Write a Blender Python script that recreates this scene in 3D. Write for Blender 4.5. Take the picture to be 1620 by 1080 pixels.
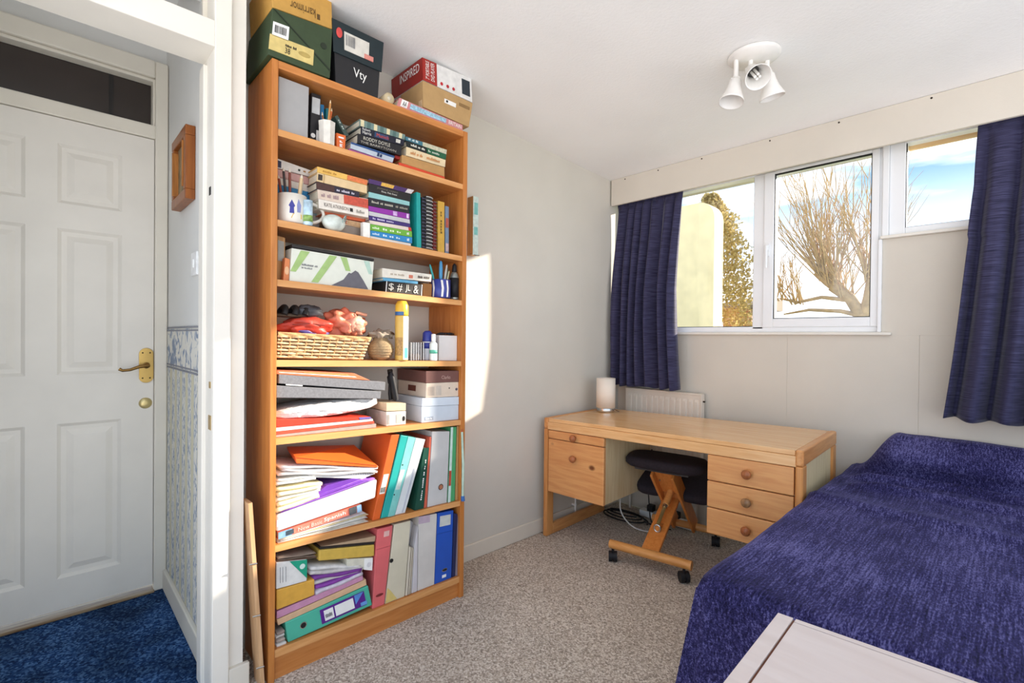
import bpy, math, random
from mathutils import Vector, Matrix, noise as mnoise
random.seed(7)
for o in list(bpy.data.objects): bpy.data.objects.remove(o)
SC = bpy.context.scene
COL = SC.collection
# ------------------------------------------------------------------ camera
FPX = 769.51
YAW, PITCH, ROLL = math.radians(46.0935), math.radians(.4638), math.radians(.5871)
CAM = Vector((1.931, -2.783, 1.138))
cf = Vector((-math.sin(YAW)*math.cos(PITCH), math.cos(YAW)*math.cos(PITCH), -math.sin(PITCH)))
cr = Vector((math.cos(YAW), math.sin(YAW), 0)); cu = cr.cross(cf)
cr, cu = cr*math.cos(ROLL)+cu*math.sin(ROLL), -cr*math.sin(ROLL)+cu*math.cos(ROLL)
cd = bpy.data.cameras.new('camera'); cd.sensor_width = 36; cd.lens = FPX/1620*36; cd.clip_start = .02; cd.clip_end = 500
cam = bpy.data.objects.new('camera', cd); COL.objects.link(cam)
cam.matrix_world = Matrix(((cr.x, cu.x, -cf.x, CAM.x), (cr.y, cu.y, -cf.y, CAM.y), (cr.z, cu.z, -cf.z, CAM.z), (0, 0, 0, 1)))
SC.camera = cam
# ------------------------------------------------------------------ exposure, sky, sun
SC.view_settings.view_transform = 'Standard'; SC.view_settings.look = 'None'
SC.view_settings.gamma = 1; SC.view_settings.use_curve_mapping = False
SC.view_settings.exposure = 1.68
W = bpy.data.worlds.new('sky'); SC.world = W; W.use_nodes = True
wn, wl = W.node_tree.nodes, W.node_tree.links; wn.clear()
w_out = wn.new('ShaderNodeOutputWorld'); w_bg = wn.new('ShaderNodeBackground'); w_bg.inputs[1].default_value = .78
w_tc = wn.new('ShaderNodeTexCoord'); w_sep = wn.new('ShaderNodeSeparateXYZ')
w_r = wn.new('ShaderNodeValToRGB')
w_r.color_ramp.elements[0].position = .0; w_r.color_ramp.elements[0].color = (.95, .96, 1, 1)
w_r.color_ramp.elements[1].position = .8; w_r.color_ramp.elements[1].color = (.12, .26, .50, 1)
e = w_r.color_ramp.elements.new(.13); e.color = (.72, .84, 1, 1); e = w_r.color_ramp.elements.new(.27); e.color = (.15, .29, .46, 1)
w_map = wn.new('ShaderNodeMapping'); w_map.inputs['Scale'].default_value = (1.6, 1.6, 9)
w_nz = wn.new('ShaderNodeTexNoise'); w_nz.inputs['Scale'].default_value = 2.2; w_nz.inputs['Detail'].default_value = 6
w_cr = wn.new('ShaderNodeValToRGB'); w_cr.color_ramp.elements[0].position = .47; w_cr.color_ramp.elements[1].position = .72
w_mix = wn.new('ShaderNodeMixRGB'); w_mix.inputs[2].default_value = (1, .99, .98, 1)
wl.new(w_tc.outputs['Generated'], w_sep.inputs[0]); wl.new(w_sep.outputs['Z'], w_r.inputs[0])
wl.new(w_tc.outputs['Generated'], w_map.inputs[0]); wl.new(w_map.outputs[0], w_nz.inputs[0]); wl.new(w_nz.outputs[0], w_cr.inputs[0])
wl.new(w_cr.outputs[0], w_mix.inputs[0]); wl.new(w_r.outputs[0], w_mix.inputs[1])
wl.new(w_mix.outputs[0], w_bg.inputs[0]); wl.new(w_bg.outputs[0], w_out.inputs[0])
sd = bpy.data.lights.new('sun', 'SUN'); sd.energy = 4.0; sd.angle = math.radians(.9); sd.color = (1, .90, .76)
sun = bpy.data.objects.new('sun', sd); COL.objects.link(sun); sun.location = (3, 6, 5)
SUN_DIR = Vector((-.399*.947, -.917*.947, -.319))
sun.rotation_euler = SUN_DIR.to_track_quat('-Z', 'Y').to_euler()

# ------------------------------------------------------------------ helpers
def lin(h):
    h = h.lstrip('#'); r = []
    for i in (0, 2, 4):
        c = int(h[i:i+2], 16)/255; r.append(c/12.92 if c <= .04045 else ((c+.055)/1.055)**2.4)
    return tuple(r)+(1,)
MATS = {}
def nodes(name):
    m = bpy.data.materials.new(name); m.use_nodes = True
    n, l = m.node_tree.nodes, m.node_tree.links; n.clear()
    out = n.new('ShaderNodeOutputMaterial'); b = n.new('ShaderNodeBsdfPrincipled'); l.new(b.outputs[0], out.inputs[0])
    return m, n, l, b, out
def coords(n, l, scale=(1, 1, 1), rot=(0, 0, 0)):
    t = n.new('ShaderNodeTexCoord'); p = n.new('ShaderNodeMapping')
    p.inputs['Scale'].default_value = scale; p.inputs['Rotation'].default_value = rot
    l.new(t.outputs['Object'], p.inputs[0]); return p.outputs[0]
def ramp(n, stops):
    r = n.new('ShaderNodeValToRGB'); e = r.color_ramp.elements
    while len(e) < len(stops): e.new(.5)
    for k, (p, c) in enumerate(stops): e[k].position = p; e[k].color = c
    return r
def shade(c, f): return tuple(min(1, x*f) for x in c[:3])+(1,)
def pm(h, rough=.6, var=.10, scale=40, bump=0, metal=0, spec=.4, bscale=None):
    """plain surface: a colour with a little procedural mottling and fine relief"""
    k = ('p', h, rough, var, scale, bump, metal, spec)
    if k in MATS: return MATS[k]
    m, n, l, b, o = nodes('surface_'+h.strip('#'))
    c = lin(h); v = coords(n, l); t = n.new('ShaderNodeTexNoise'); t.inputs['Scale'].default_value = scale; t.inputs['Detail'].default_value = 4
    l.new(v, t.inputs[0]); r = ramp(n, [(.3, shade(c, 1-var)), (.7, shade(c, 1+var))]); l.new(t.outputs[0], r.inputs[0])
    l.new(r.outputs[0], b.inputs['Base Color']); b.inputs['Roughness'].default_value = rough
    b.inputs['Metallic'].default_value = metal; b.inputs['Specular IOR Level'].default_value = spec
    if bump:
        t2 = n.new('ShaderNodeTexNoise'); t2.inputs['Scale'].default_value = bscale or scale*4; t2.inputs['Detail'].default_value = 5; l.new(v, t2.inputs[0])
        bp = n.new('ShaderNodeBump'); bp.inputs['Strength'].default_value = bump; bp.inputs['Distance'].default_value = .004
        l.new(t2.outputs[0], bp.inputs['Height']); l.new(bp.outputs[0], b.inputs['Normal'])
    MATS[k] = m; return m
def wood(h1, h2, axis='y', rough=.42, knots=False, stretch=14, scale=5, spec=.4):
    k = ('w', h1, h2, axis, knots, rough)
    if k in MATS: return MATS[k]
    m, n, l, b, o = nodes('wood_'+h1.strip('#')+axis)
    s = [stretch]*3; s['xyz'.index(axis)] = 1
    v = coords(n, l, tuple(s)); t = n.new('ShaderNodeTexNoise'); t.inputs['Scale'].default_value = scale; t.inputs['Detail'].default_value = 7; t.inputs['Distortion'].default_value = .6
    l.new(v, t.inputs[0]); r = ramp(n, [(.32, lin(h2)), (.62, lin(h1))]); l.new(t.outputs[0], r.inputs[0]); col = r.outputs[0]
    if knots:
        s2 = [7]*3; s2['xyz'.index(axis)] = 5
        v2 = coords(n, l, tuple(s2)); vo = n.new('ShaderNodeTexVoronoi'); vo.inputs['Scale'].default_value = 1.0; vo.inputs['Randomness'].default_value = 1
        l.new(v2, vo.inputs[0]); rk = ramp(n, [(.09, (1, 1, 1, 1)), (.14, (0, 0, 0, 1))]); l.new(vo.outputs['Distance'], rk.inputs[0])
        mx = n.new('ShaderNodeMixRGB'); mx.inputs[2].default_value = lin('#7a4526'); l.new(rk.outputs[0], mx.inputs[0]); l.new(col, mx.inputs[1]); col = mx.outputs[0]
    l.new(col, b.inputs['Base Color']); b.inputs['Roughness'].default_value = rough; b.inputs['Specular IOR Level'].default_value = spec
    MATS[k] = m; return m
def glassmat(name='window_glass', tint=(1, 1, 1, 1), refl=.05):
    if name in MATS: return MATS[name]
    m, n, l, b, o = nodes(name); n.remove(b)
    tr = n.new('ShaderNodeBsdfTransparent'); tr.inputs[0].default_value = tint
    g = n.new('ShaderNodeBsdfGlossy'); g.inputs['Roughness'].default_value = .03
    t = n.new('ShaderNodeTexNoise'); t.inputs['Scale'].default_value = 2; r = ramp(n, [(0, (refl*.8,)*3+(1,)), (1, (refl*1.2,)*3+(1,))]); l.new(t.outputs[0], r.inputs[0])
    x = n.new('ShaderNodeMixShader'); l.new(r.outputs[0], x.inputs[0]); l.new(tr.outputs[0], x.inputs[1]); l.new(g.outputs[0], x.inputs[2]); l.new(x.outputs[0], o.inputs[0])
    MATS[name] = m; return m

class MB:
    """collects faces of one mesh"""
    def __init__(s): s.v = []; s.f = []; s.mi = []; s.sm = []
    def add(s, vs, fs, mi=0, smooth=False):
        o = len(s.v); s.v += [Vector(p) for p in vs]
        for f in fs: s.f.append(tuple(i+o for i in f)); s.mi.append(mi); s.sm.append(smooth)
        return s
    def hexa(s, p, mi=0):  # 8 points: bottom loop 0-3 (ccw seen from above), top loop 4-7
        return s.add(p, [(3, 2, 1, 0), (4, 5, 6, 7), (0, 1, 5, 4), (1, 2, 6, 5), (2, 3, 7, 6), (3, 0, 4, 7)], mi)
    def box(s, x0, x1, y0, y1, z0, z1, mi=0):
        return s.hexa([(x0, y0, z0), (x1, y0, z0), (x1, y1, z0), (x0, y1, z0), (x0, y0, z1), (x1, y0, z1), (x1, y1, z1), (x0, y1, z1)], mi)
    def beam(s, a, b, w, h, up=(0, 0, 1), mi=0):  # rectangular bar from a to b
        a, b = Vector(a), Vector(b); d = (b-a).normalized(); sx = d.cross(Vector(up)).normalized(); su = sx.cross(d)
        p = []
        for e in (-h/2, h/2):
            for q, k in ((a, -1), (a, 1), (b, 1), (b, -1)): p.append(q+sx*k*w/2+su*e)
        return s.hexa(p, mi)
    def tube(s, path, r, n=10, mi=0, caps=True, smooth=True):
        path = [Vector(p) for p in path]; R = r if isinstance(r, (list, tuple)) else [r]*len(path); vs = []; fs = []
        ref = None
        for i, p in enumerate(path):
            d = (path[min(i+1, len(path)-1)]-path[max(i-1, 0)]).normalized()
            if ref is None: ref = Vector((0, 0, 1)) if abs(d.z) < .9 else Vector((1, 0, 0))
            a = d.cross(ref).normalized(); b2 = a.cross(d).normalized(); ref = b2
            for k in range(n):
                t = 2*math.pi*k/n; vs.append(p+(a*math.cos(t)+b2*math.sin(t))*R[i])
        for i in range(len(path)-1):
            for k in range(n): fs.append((i*n+k, i*n+(k+1) % n, (i+1)*n+(k+1) % n, (i+1)*n+k))
        s.add(vs, fs, mi, smooth)
        if caps:
            m = len(path)-1
            s.add([vs[k] for k in range(n)], [tuple(range(n))[::-1]], mi); s.add([vs[m*n+k] for k in range(n)], [tuple(range(n))], mi)
        return s
    def lathe(s, prof, n=24, mi=0, c=(0, 0, 0), M=None, smooth=True):  # prof [(r,z)]
        vs = []; fs = []; c = Vector(c)
        for r, z in prof:
            for k in range(n):
                t = 2*math.pi*k/n; p = Vector((r*math.cos(t), r*math.sin(t), z)); vs.append((M @ p if M else p)+c)
        for i in range(len(prof)-1):
            for k in range(n): fs.append((i*n+k, i*n+(k+1) % n, (i+1)*n+(k+1) % n, (i+1)*n+k))
        if prof[0][0] > 1e-5: fs.append(tuple(range(n))[::-1])
        if prof[-1][0] > 1e-5: fs.append(tuple((len(prof)-1)*n+k for k in range(n)))
        return s.add(vs, fs, mi, smooth)
    def prism(s, poly, d, mi=0):  # polygon of 3D points swept by the vector d
        n = len(poly); d = Vector(d); vs = [Vector(p) for p in poly]+[Vector(p)+d for p in poly]
        return s.add(vs, [tuple(range(n)), tuple(range(2*n-1, n-1, -1))]+[(k, k+n, (k+1) % n+n, (k+1) % n) for k in range(n)], mi)
    def grid(s, fn, nu, nv, mi=0, smooth=True):
        vs = [fn(i/nu, j/nv) for j in range(nv+1) for i in range(nu+1)]
        fs = [(j*(nu+1)+i, j*(nu+1)+i+1, (j+1)*(nu+1)+i+1, (j+1)*(nu+1)+i) for j in range(nv) for i in range(nu)]
        return s.add(vs, fs, mi, smooth)
    def blob(s, c, r, n=16, m=10, amp=.1, fr=3, seed=0, mi=0, flat=None):
        c = Vector(c); r = Vector(r); vs = []; fs = []
        for j in range(m+1):
            ph = math.pi*j/m
            for k in range(n):
                t = 2*math.pi*k/n; d = Vector((math.sin(ph)*math.cos(t), math.sin(ph)*math.sin(t), math.cos(ph)))
                q = 1+amp*mnoise.noise(d*fr+Vector((seed*3.1, seed*1.7, seed)))*2
                p = Vector((d.x*r.x*q, d.y*r.y*q, d.z*r.z*q))
                if flat is not None and p.z < flat: p.z = flat
                vs.append(c+p)
        for j in range(m):
            for k in range(n): fs.append((j*n+k, (j+1)*n+k, (j+1)*n+(k+1) % n, j*n+(k+1) % n))
        return s.add(vs, fs, mi, True)
    def obj(s, name, mats, parent=None, origin=None, bevel=0, seg=2, sub=0, solid=0):
        if not isinstance(mats, (list, tuple)): mats = [mats]
        off = Vector((0, 0, 0))
        if parent is not None: off = parent.matrix_basis.translation.copy(); off = Vector(parent.get('_o', off))
        elif origin is not None: off = Vector(origin)
        me = bpy.data.meshes.new(name); me.from_pydata([p-off for p in s.v], [], s.f); me.update()
        for m in mats: me.materials.append(m)
        me.polygons.foreach_set('material_index', s.mi); me.polygons.foreach_set('use_smooth', s.sm)
        o = bpy.data.objects.new(name, me); COL.objects.link(o)
        if parent is not None: o.parent = parent
        else: o.location = off
        if solid: md = o.modifiers.new('thickness', 'SOLIDIFY'); md.thickness = solid; md.offset = 0
        if bevel: md = o.modifiers.new('edges', 'BEVEL'); md.width = bevel; md.segments = seg; md.limit_method = 'ANGLE'; md.angle_limit = .6
        if sub: md = o.modifiers.new('smooth', 'SUBSURF'); md.levels = sub; md.render_levels = sub
        return o
ORI = {}
def tag(o, label, cat, group=None, kind=None):
    o['label'] = label; o['category'] = cat
    if group: o['group'] = group
    if kind: o['kind'] = kind
    return o
def struct(o, label=None):
    o['kind'] = 'structure'
    if label: o['label'] = label
    return o
class Thing:
    """Empty at the base of a thing; parts are given in world coordinates"""
    def __init__(s, name, label, cat, base, group=None):
        s.o = bpy.data.objects.new(name, None); COL.objects.link(s.o); s.o.location = base; s.o.empty_display_size = .05
        s.b = Vector(base)
        if cat: tag(s.o, label, cat, group)
    def part(s, name, mb, mats, parent=None, label=None, **kw):
        mb2 = MB(); mb2.v = [p-s.b for p in mb.v]; mb2.f = mb.f; mb2.mi = mb.mi; mb2.sm = mb.sm
        o = mb2.obj(name, mats, None, (0, 0, 0), **kw); o.parent = parent or s.o
        if label: o['label'] = label
        return o
def ray(px, py): return (px-810)/FPX*cr-(py-540)/FPX*cu+cf
def onx(px, py, x): d = ray(px, py); return CAM+d*((x-CAM.x)/d.x)
TXT = {}
def text_mesh(t):
    if t not in TXT:
        c = bpy.data.curves.new('t', 'FONT'); c.body = t; c.resolution_u = 2
        o = bpy.data.objects.new('t', c); COL.objects.link(o)
        me = o.to_mesh(); vs = [v.co.copy() for v in me.vertices]; fs = [tuple(p.vertices) for p in me.polygons]
        o.to_mesh_clear(); bpy.data.objects.remove(o)
        x0 = min(v.x for v in vs); x1 = max(v.x for v in vs); y0 = min(v.y for v in vs); y1 = max(v.y for v in vs)
        TXT[t] = ([((v.x-x0)/(x1-x0), (v.y-y0)/(y1-y0)) for v in vs], fs)
    return TXT[t]

# ------------------------------------------------------------------ materials of the setting
def paint(name, h, rough=.75, bump=.12, bscale=220, var=.03):
    return pm(h, rough, var, 3, bump, bscale=bscale, spec=.25)
WALL = paint('wall', '#d6d1c6'); WALLB = paint('wallb', '#d8d0c3'); CEIL = paint('ceiling', '#fbfaf8', .9, .35, 90)
WHITE = pm('#ebe5da', .45, .03, 6, spec=.35); CREAM = pm('#e6dfd0', .45, .04, 6, spec=.35); UPVC = pm('#f2f3f4', .3, .02, 5, spec=.45)
SKIRT = pm('#e2dacb', .5, .03, 8); HALLW = paint('hall', '#e6e5e1')
PINE = wood('#ecbd86', '#e0a86c', 'x', .2, False); PINEK = wood('#e3a66a', '#d6935a', 'x', .34, True)
PINEY = wood('#dd9f62', '#c9864c', 'y', .34); PINEZ = wood('#da9a5b', '#c68347', 'z', .36)
BEECH_Z = wood('#c8803f', '#b56c30', 'z', .4, stretch=10); BEECH_Y = wood('#d0894a', '#bd7437', 'y', .4, stretch=10); BEECH_E = wood('#e0a469', '#d19152', 'y', .4, stretch=10)
BLACK = pm('#17161a', .6, .1, 60); CHROME = pm('#c9c7c2', .25, .03, 10, metal=1); BRASS = pm('#c7a765', .3, .06, 20, metal=1); DARKM = pm('#3a2f24', .4, metal=.8)
GLASS = glassmat()
def carpet_mat(name, dark, mid, light, scale, big, lo=.6):
    m, n, l, b, o = nodes(name); v = coords(n, l)
    vo = n.new('ShaderNodeTexVoronoi'); vo.inputs['Scale'].default_value = scale; l.new(v, vo.inputs[0])
    sp = n.new('ShaderNodeSeparateColor'); l.new(vo.outputs['Color'], sp.inputs[0])
    t = n.new('ShaderNodeTexNoise'); t.inputs['Scale'].default_value = scale*.45; t.inputs['Detail'].default_value = 4; l.new(v, t.inputs[0])
    av = n.new('ShaderNodeMath'); av.operation = 'MULTIPLY_ADD'; av.inputs[1].default_value = .5; l.new(sp.outputs[0], av.inputs[0]); hm = n.new('ShaderNodeMath'); hm.operation = 'MULTIPLY'; hm.inputs[1].default_value = .5; l.new(t.outputs[0], hm.inputs[0]); l.new(hm.outputs[0], av.inputs[2])
    r = ramp(n, [(.2, lin(dark)), (.5, lin(mid)), (.8, lin(light))]); l.new(av.outputs[0], r.inputs[0])
    t3 = n.new('ShaderNodeTexNoise'); t3.inputs['Scale'].default_value = big; t3.inputs['Detail'].default_value = 3; l.new(v, t3.inputs[0])
    r3 = ramp(n, [(.35, (lo,)*3+(1,)), (.65, (1, 1, 1, 1))]); l.new(t3.outputs[0], r3.inputs[0])
    mx = n.new('ShaderNodeMixRGB'); mx.blend_type = 'MULTIPLY'; mx.inputs[0].default_value = 1; l.new(r.outputs[0], mx.inputs[1]); l.new(r3.outputs[0], mx.inputs[2])
    l.new(mx.outputs[0], b.inputs['Base Color']); b.inputs['Roughness'].default_value = .95; b.inputs['Specular IOR Level'].default_value = .1
    bp = n.new('ShaderNodeBump'); bp.inputs['Strength'].default_value = .7; bp.inputs['Distance'].default_value = .006; l.new(av.outputs[0], bp.inputs['Height']); l.new(bp.outputs[0], b.inputs['Normal'])
    return m
CARPET = carpet_mat('beige_carpet', '#8d8074', '#c4b6a6', '#ece3d7', 190, 2, .88); BLUEC = carpet_mat('blue_carpet', '#10264c', '#26487a', '#5f86b4', 150, 6, .42)

# ------------------------------------------------------------------ room shell
YW = .11                                                  # inner face of the window wall
def cz(y): return 2.208-.047*y                            # the ceiling falls a little towards the window
fl = MB().box(.215, 2.95, -3.05, YW, -.06, 0).box(0, .215, -2.317, YW, -.06, 0).obj('floor', CARPET); struct(fl, 'beige speckled carpet')
hf = MB().box(-.8, .215, -4.6, -2.317, -.06, -.002).obj('floor', BLUEC); struct(hf, 'deep blue pile carpet in the hall')
c = MB().hexa([(-.1, -3.15, cz(-3.15)), (3.05, -3.15, cz(-3.15)), (3.05, .25, cz(.25)), (-.1, .25, cz(.25)), (-.1, -3.15, 2.7), (3.05, -3.15, 2.7), (3.05, .25, 2.7), (-.1, .25, 2.7)]).obj('ceiling', CEIL)
struct(c)
hc = MB().box(-1.2, -.1, -4.6, -2.383, 2.52, 2.7).obj('ceiling', CEIL); struct(hc)
wl_ = MB().box(-.1, 0, -2.317, .25, 0, 2.62).obj('wall_left', WALL); struct(wl_)
MB().box(0, .014, -1.45, YW, 0, .082).obj('baseboard_left', SKIRT, bevel=.004)['kind'] = 'structure'
# window wall, panelled below the windows
ww = bpy.data.objects.new('wall_window', None); COL.objects.link(ww); ww['kind'] = 'structure'; ww.location = (0, YW, 0)
def wpart(x0, x1, z0, z1, y0=0, y1=.14, name='panel', m=None):
    o = MB().box(x0, x1, y0, y1, z0, z1).obj(name, m or WALLB, bevel=.0007, seg=1); o.parent = ww; return o
for x0, x1 in ((-.02, .5), (.5, 1.07), (1.07, 1.62), (1.62, 2.3), (2.3, 4.4)): wpart(x0+.0002, x1-.0002, 0, 1.167)
wpart(1.475, 2.62, 1.167, 1.625); wpart(2.62, 4.4, 1.167, 2.07); wpart(-.02, 4.4, 2.07, 2.6); wpart(-.02, .005, 1.167, 2.07)
# pelmet board
pel = MB().box(.012, 4.2, -.018, 0, 2.033, 2.2075).obj('trim_pelmet', WALLB, bevel=.002); struct(pel, 'painted pelmet board with screws above the curtains')
pel2 = MB().box(.012, 4.2, 0, .085, 2.05, 2.2).box(.012, 4.2, .085, YW, 2.07, 2.2)
struct(MB().box(.012, 4.2, .02, YW, 2.185, 2.2).obj('trim_curtain_track', WHITE))
for x in (.12, .36, .64, 1.01, 1.32, 1.66): 
    o = MB().lathe([(.004, 0), (.004, .002)], 10, M=Matrix.Rotation(math.pi/2, 3, 'X'), c=(x, -.018, 2.192)).obj('screw', DARKM); o.parent = pel
# ------------------------------------------------------------------ windows
def window(name, label, loc):
    e = bpy.data.objects.new(name, None); COL.objects.link(e); e['kind'] = 'structure'; e['label'] = label; return e
w1 = window('window_1', 'white plastic window with a fixed pane and a casement', None)
def wp(w, name, mb, m, bevel=.003, label=None):
    o = mb.obj(name, m, bevel=bevel); o.parent = w
    if label: o['label'] = label
    return o
F0, F1 = .118, .178
wp(w1, 'frame', MB().box(.005, 1.475, F0, F1, 1.182, 1.213).box(.005, 1.475, F0, F1, 2.062, 2.08).box(.005, .03, F0, F1, 1.2, 2.07).box(.885, .942, F0, F1, 1.2, 2.07).box(1.455, 1.475, F0, F1, 1.2, 2.07), UPVC)
S0 = .108
wp(w1, 'sash', MB().box(.942, .994, S0, F1, 1.21, 2.065).box(1.432, 1.462, S0, F1, 1.21, 2.065).box(.994, 1.432, S0, F1, 1.21, 1.256).box(.994, 1.432, S0, F1, 2.052, 2.067), UPVC)
wp(w1, 'gasket', MB().box(.994, .998, .116, .13, 1.256, 2.052).box(1.428, 1.432, .116, .13, 1.256, 2.052).box(.994, 1.432, .116, .13, 1.256, 1.26).box(.994, 1.432, .116, .13, 2.046, 2.052)
   .box(.03, .885, .13, .14, 1.213, 1.217).box(.881, .885, .13, .14, 1.213, 2.062), BLACK, 0)
wp(w1, 'pane', MB().box(.03, .885, .146, .152, 1.213, 2.062), GLASS, 0); wp(w1, 'pane', MB().box(.996, 1.43, .14, .146, 1.258, 2.05), GLASS, 0)
hb = MB().box(.957, .975, .096, .108, 1.60, 1.67).box(.96, .972, .078, .098, 1.635, 1.66).tube([(.966, .08, 1.655), (.967, .076, 1.60), (.966, .078, 1.535)], [.008, .008, .0065], 10)
wp(w1, 'handle', hb, UPVC, .002)
wp(w1, 'sill', MB().box(.0, 1.518, .086, YW+.01, 1.167, 1.182), WHITE, .004)
wp(w1, 'bead', MB().box(1.463, 1.478, .094, .112, 1.182, 1.625), UPVC)
w2 = window('window_2', 'small high white window beside the right curtain', None)
wp(w2, 'frame', MB().box(1.475, 1.5, .1, F1, 1.64, 2.07).box(1.5, 1.56, .113, F1, 1.64, 2.07).box(2.5, 2.6, F0, F1, 1.64, 2.07).box(1.56, 2.5, F0, F1, 1.64, 1.672).box(1.56, 2.5, F0, F1, 2.064, 2.075), UPVC)
wp(w2, 'gasket', MB().box(1.558, 1.563, .12, .135, 1.672, 2.064).box(1.56, 2.5, .125, .135, 1.67, 1.674), BLACK, 0)
wp(w2, 'pane', MB().box(1.56, 2.5, .142, .148, 1.672, 2.064), GLASS, 0)
wp(w2, 'sill', MB().box(1.47, 2.62, .086, YW+.01, 1.625, 1.64), WHITE, .004)
wp(w2, 'head_board', MB().box(1.56, 2.5, .185, .2, 2.047, 2.07), wood('#f0cf9c', '#e6bd84', 'x'), .002, 'tan timber board outside the top of the pane')
# ------------------------------------------------------------------ doorway of the room and the hall
hw = MB().box(-.76, .2, -2.383, -2.317, 0, 2.7).obj('wall_hall', HALLW); struct(hw)
nib = MB().box(.19, .2015, -2.36, -2.3165, 0, 2.34).obj('wall_nib', WHITE); struct(nib)
struct(MB().box(.2, .217, -2.36, -2.300, 0, .078).obj('baseboard_nib', SKIRT, bevel=.003))
dt = bpy.data.objects.new('trim_doorway', None); COL.objects.link(dt); dt['kind'] = 'structure'; dt['label'] = 'white painted frame of the open room doorway'
wp(dt, 'post', MB().box(.205, .218, -2.408, -2.36, 0, 2.34).box(.075, .206, -2.408, -2.383, 0, 2.34), WHITE, .003)
wp(dt, 'door_stop', MB().box(.065, .12, -2.418, -2.406, 0, 2.0), WHITE, .002)
wp(dt, 'header', MB().box(.075, .218, -4.6, -2.406, 2.018, 2.098), WHITE, .003)
wp(dt, 'glazing_bead', MB().box(.10, .12, -2.42, -2.406, 2.098, 2.34).box(.10, .12, -4.6, -2.42, 2.098, 2.112), CREAM, .003)
wp(dt, 'pane', MB().box(.108, .112, -4.6, -2.42, 2.112, 2.5), GLASS, 0)
wp(dt, 'strike_plate', MB().box(.165, .196, -2.4095, -2.4075, .84, .885).box(.17, .19, -2.4095, -2.4075, .97, .99), BRASS, 0, 'small brass strike plate')
wp(dt, 'hinge_recess', MB().box(.16, .18, -2.4095, -2.4075, 1.575, 1.6), BLACK, 0)
def wallpaper_mat(stripe):
    m, n, l, b, o = nodes('wallpaper_'+('stripe' if stripe else 'border')); t = n.new('ShaderNodeTexCoord'); s = n.new('ShaderNodeSeparateXYZ'); l.new(t.outputs['Object'], s.inputs[0])
    mp = n.new('ShaderNodeMapping'); mp.inputs['Scale'].default_value = (1, 1, .45 if stripe else 1); l.new(t.outputs['Object'], mp.inputs[0])
    nz = n.new('ShaderNodeTexNoise'); nz.inputs['Scale'].default_value = 75 if stripe else 17; nz.inputs['Detail'].default_value = 2; nz.inputs['Distortion'].default_value = 1.2; l.new(mp.outputs[0], nz.inputs[0])
    r = ramp(n, [(.49, lin('#e7e4da')), (.56, lin('#a3adbd')), (.62, lin('#8896ad'))]); l.new(nz.outputs[0], r.inputs[0]); col = r.outputs[0]
    if stripe:
        mu = n.new('ShaderNodeMath'); mu.operation = 'MULTIPLY'; mu.inputs[1].default_value = 9.5; l.new(s.outputs['X'], mu.inputs[0])
        fr = n.new('ShaderNodeMath'); fr.operation = 'FRACT'; l.new(mu.outputs[0], fr.inputs[0])
        rs = ramp(n, [(0, lin('#d8d2b6')), (.42, lin('#d8d2b6')), (.44, lin('#93a3b8')), (.48, (1, 1, 1, 1)), (.92, (1, 1, 1, 1)), (.95, lin('#93a3b8'))]); l.new(fr.outputs[0], rs.inputs[0])
        gt = n.new('ShaderNodeMath'); gt.operation = 'GREATER_THAN'; gt.inputs[1].default_value = .47; l.new(fr.outputs[0], gt.inputs[0])
        ml = n.new('ShaderNodeMixRGB'); l.new(gt.outputs[0], ml.inputs[0]); l.new(rs.outputs[0], ml.inputs[1]); l.new(col, ml.inputs[2]); col = ml.outputs[0]
    l.new(col, b.inputs['Base Color']); b.inputs['Roughness'].default_value = .7; return m
for nm, z0, z1, m in (('wallpaper', .09, .99, wallpaper_mat(True)), ('wallpaper_border', 1.0, 1.16, wallpaper_mat(False))):
    o = MB().box(-.7, .066, -2.3855, -2.383, z0, z1).obj(nm, m); o.parent = hw; o['label'] = 'blue and cream patterned wallpaper'
for z in (.99, 1.003, 1.15, 1.163):
    o = MB().box(-.7, .066, -2.387, -2.383, z, z+.006).obj('border_band', pm('#8f9098', .7)); o.parent = hw
struct(MB().box(-.7, .066, -2.4, -2.383, 0, .088).obj('baseboard_hall', CREAM, bevel=.004))
struct(MB().box(.09, .2, -4.6, -3.2, 0, 2.7).obj('wall_doorway', WALL)); struct(MB().box(-.8, .09, -4.7, -4.6, 0, 2.7).obj('wall_hall_back_unseen', HALLW))  # unseen walls; the back one added to cut sky light in the hall
# hall door
XD = -.713
wd = MB().box(-.80, -.76, -4.6, -2.317, 2.335, 2.7).box(-.80, -.76, -4.6, -3.24, 0, 2.335).box(-.80, -.76, -2.395, -2.317, 0, 2.335).obj('wall_hall_end', HALLW); struct(wd)
ft = bpy.data.objects.new('trim_hall_door', None); COL.objects.link(ft); ft['kind'] = 'structure'; ft['label'] = 'cream door frame with a dark glass fanlight'
wp(ft, 'architrave', MB().box(-.76, -.70, -2.432, -2.385, 0, 2.333).box(-.76, -.70, -3.24, -3.175, 0, 2.333).box(-.76, -.70, -3.175, -2.432, 2.2585, 2.333), CREAM, .006)
wp(ft, 'transom', MB().box(-.765, -.705, -3.18, -2.43, 1.993, 2.052), CREAM, .005)
wp(ft, 'bead', MB().box(-.77, -.715, -3.18, -2.43, 2.244, 2.258).box(-.77, -.715, -2.44, -2.43, 2.052, 2.25), CREAM, .003)
wp(ft, 'pane', MB().box(-.775, -.772, -3.18, -2.43, 2.052, 2.258), pm('#3a322e', .25, .06, 8, spec=.5), 0, 'dark fanlight glass')
wp(ft, 'glazing_bar', MB().box(-.772, -.768, -2.585, -2.57, 2.052, 2.25), pm('#221e1c', .5), 0)
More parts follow.
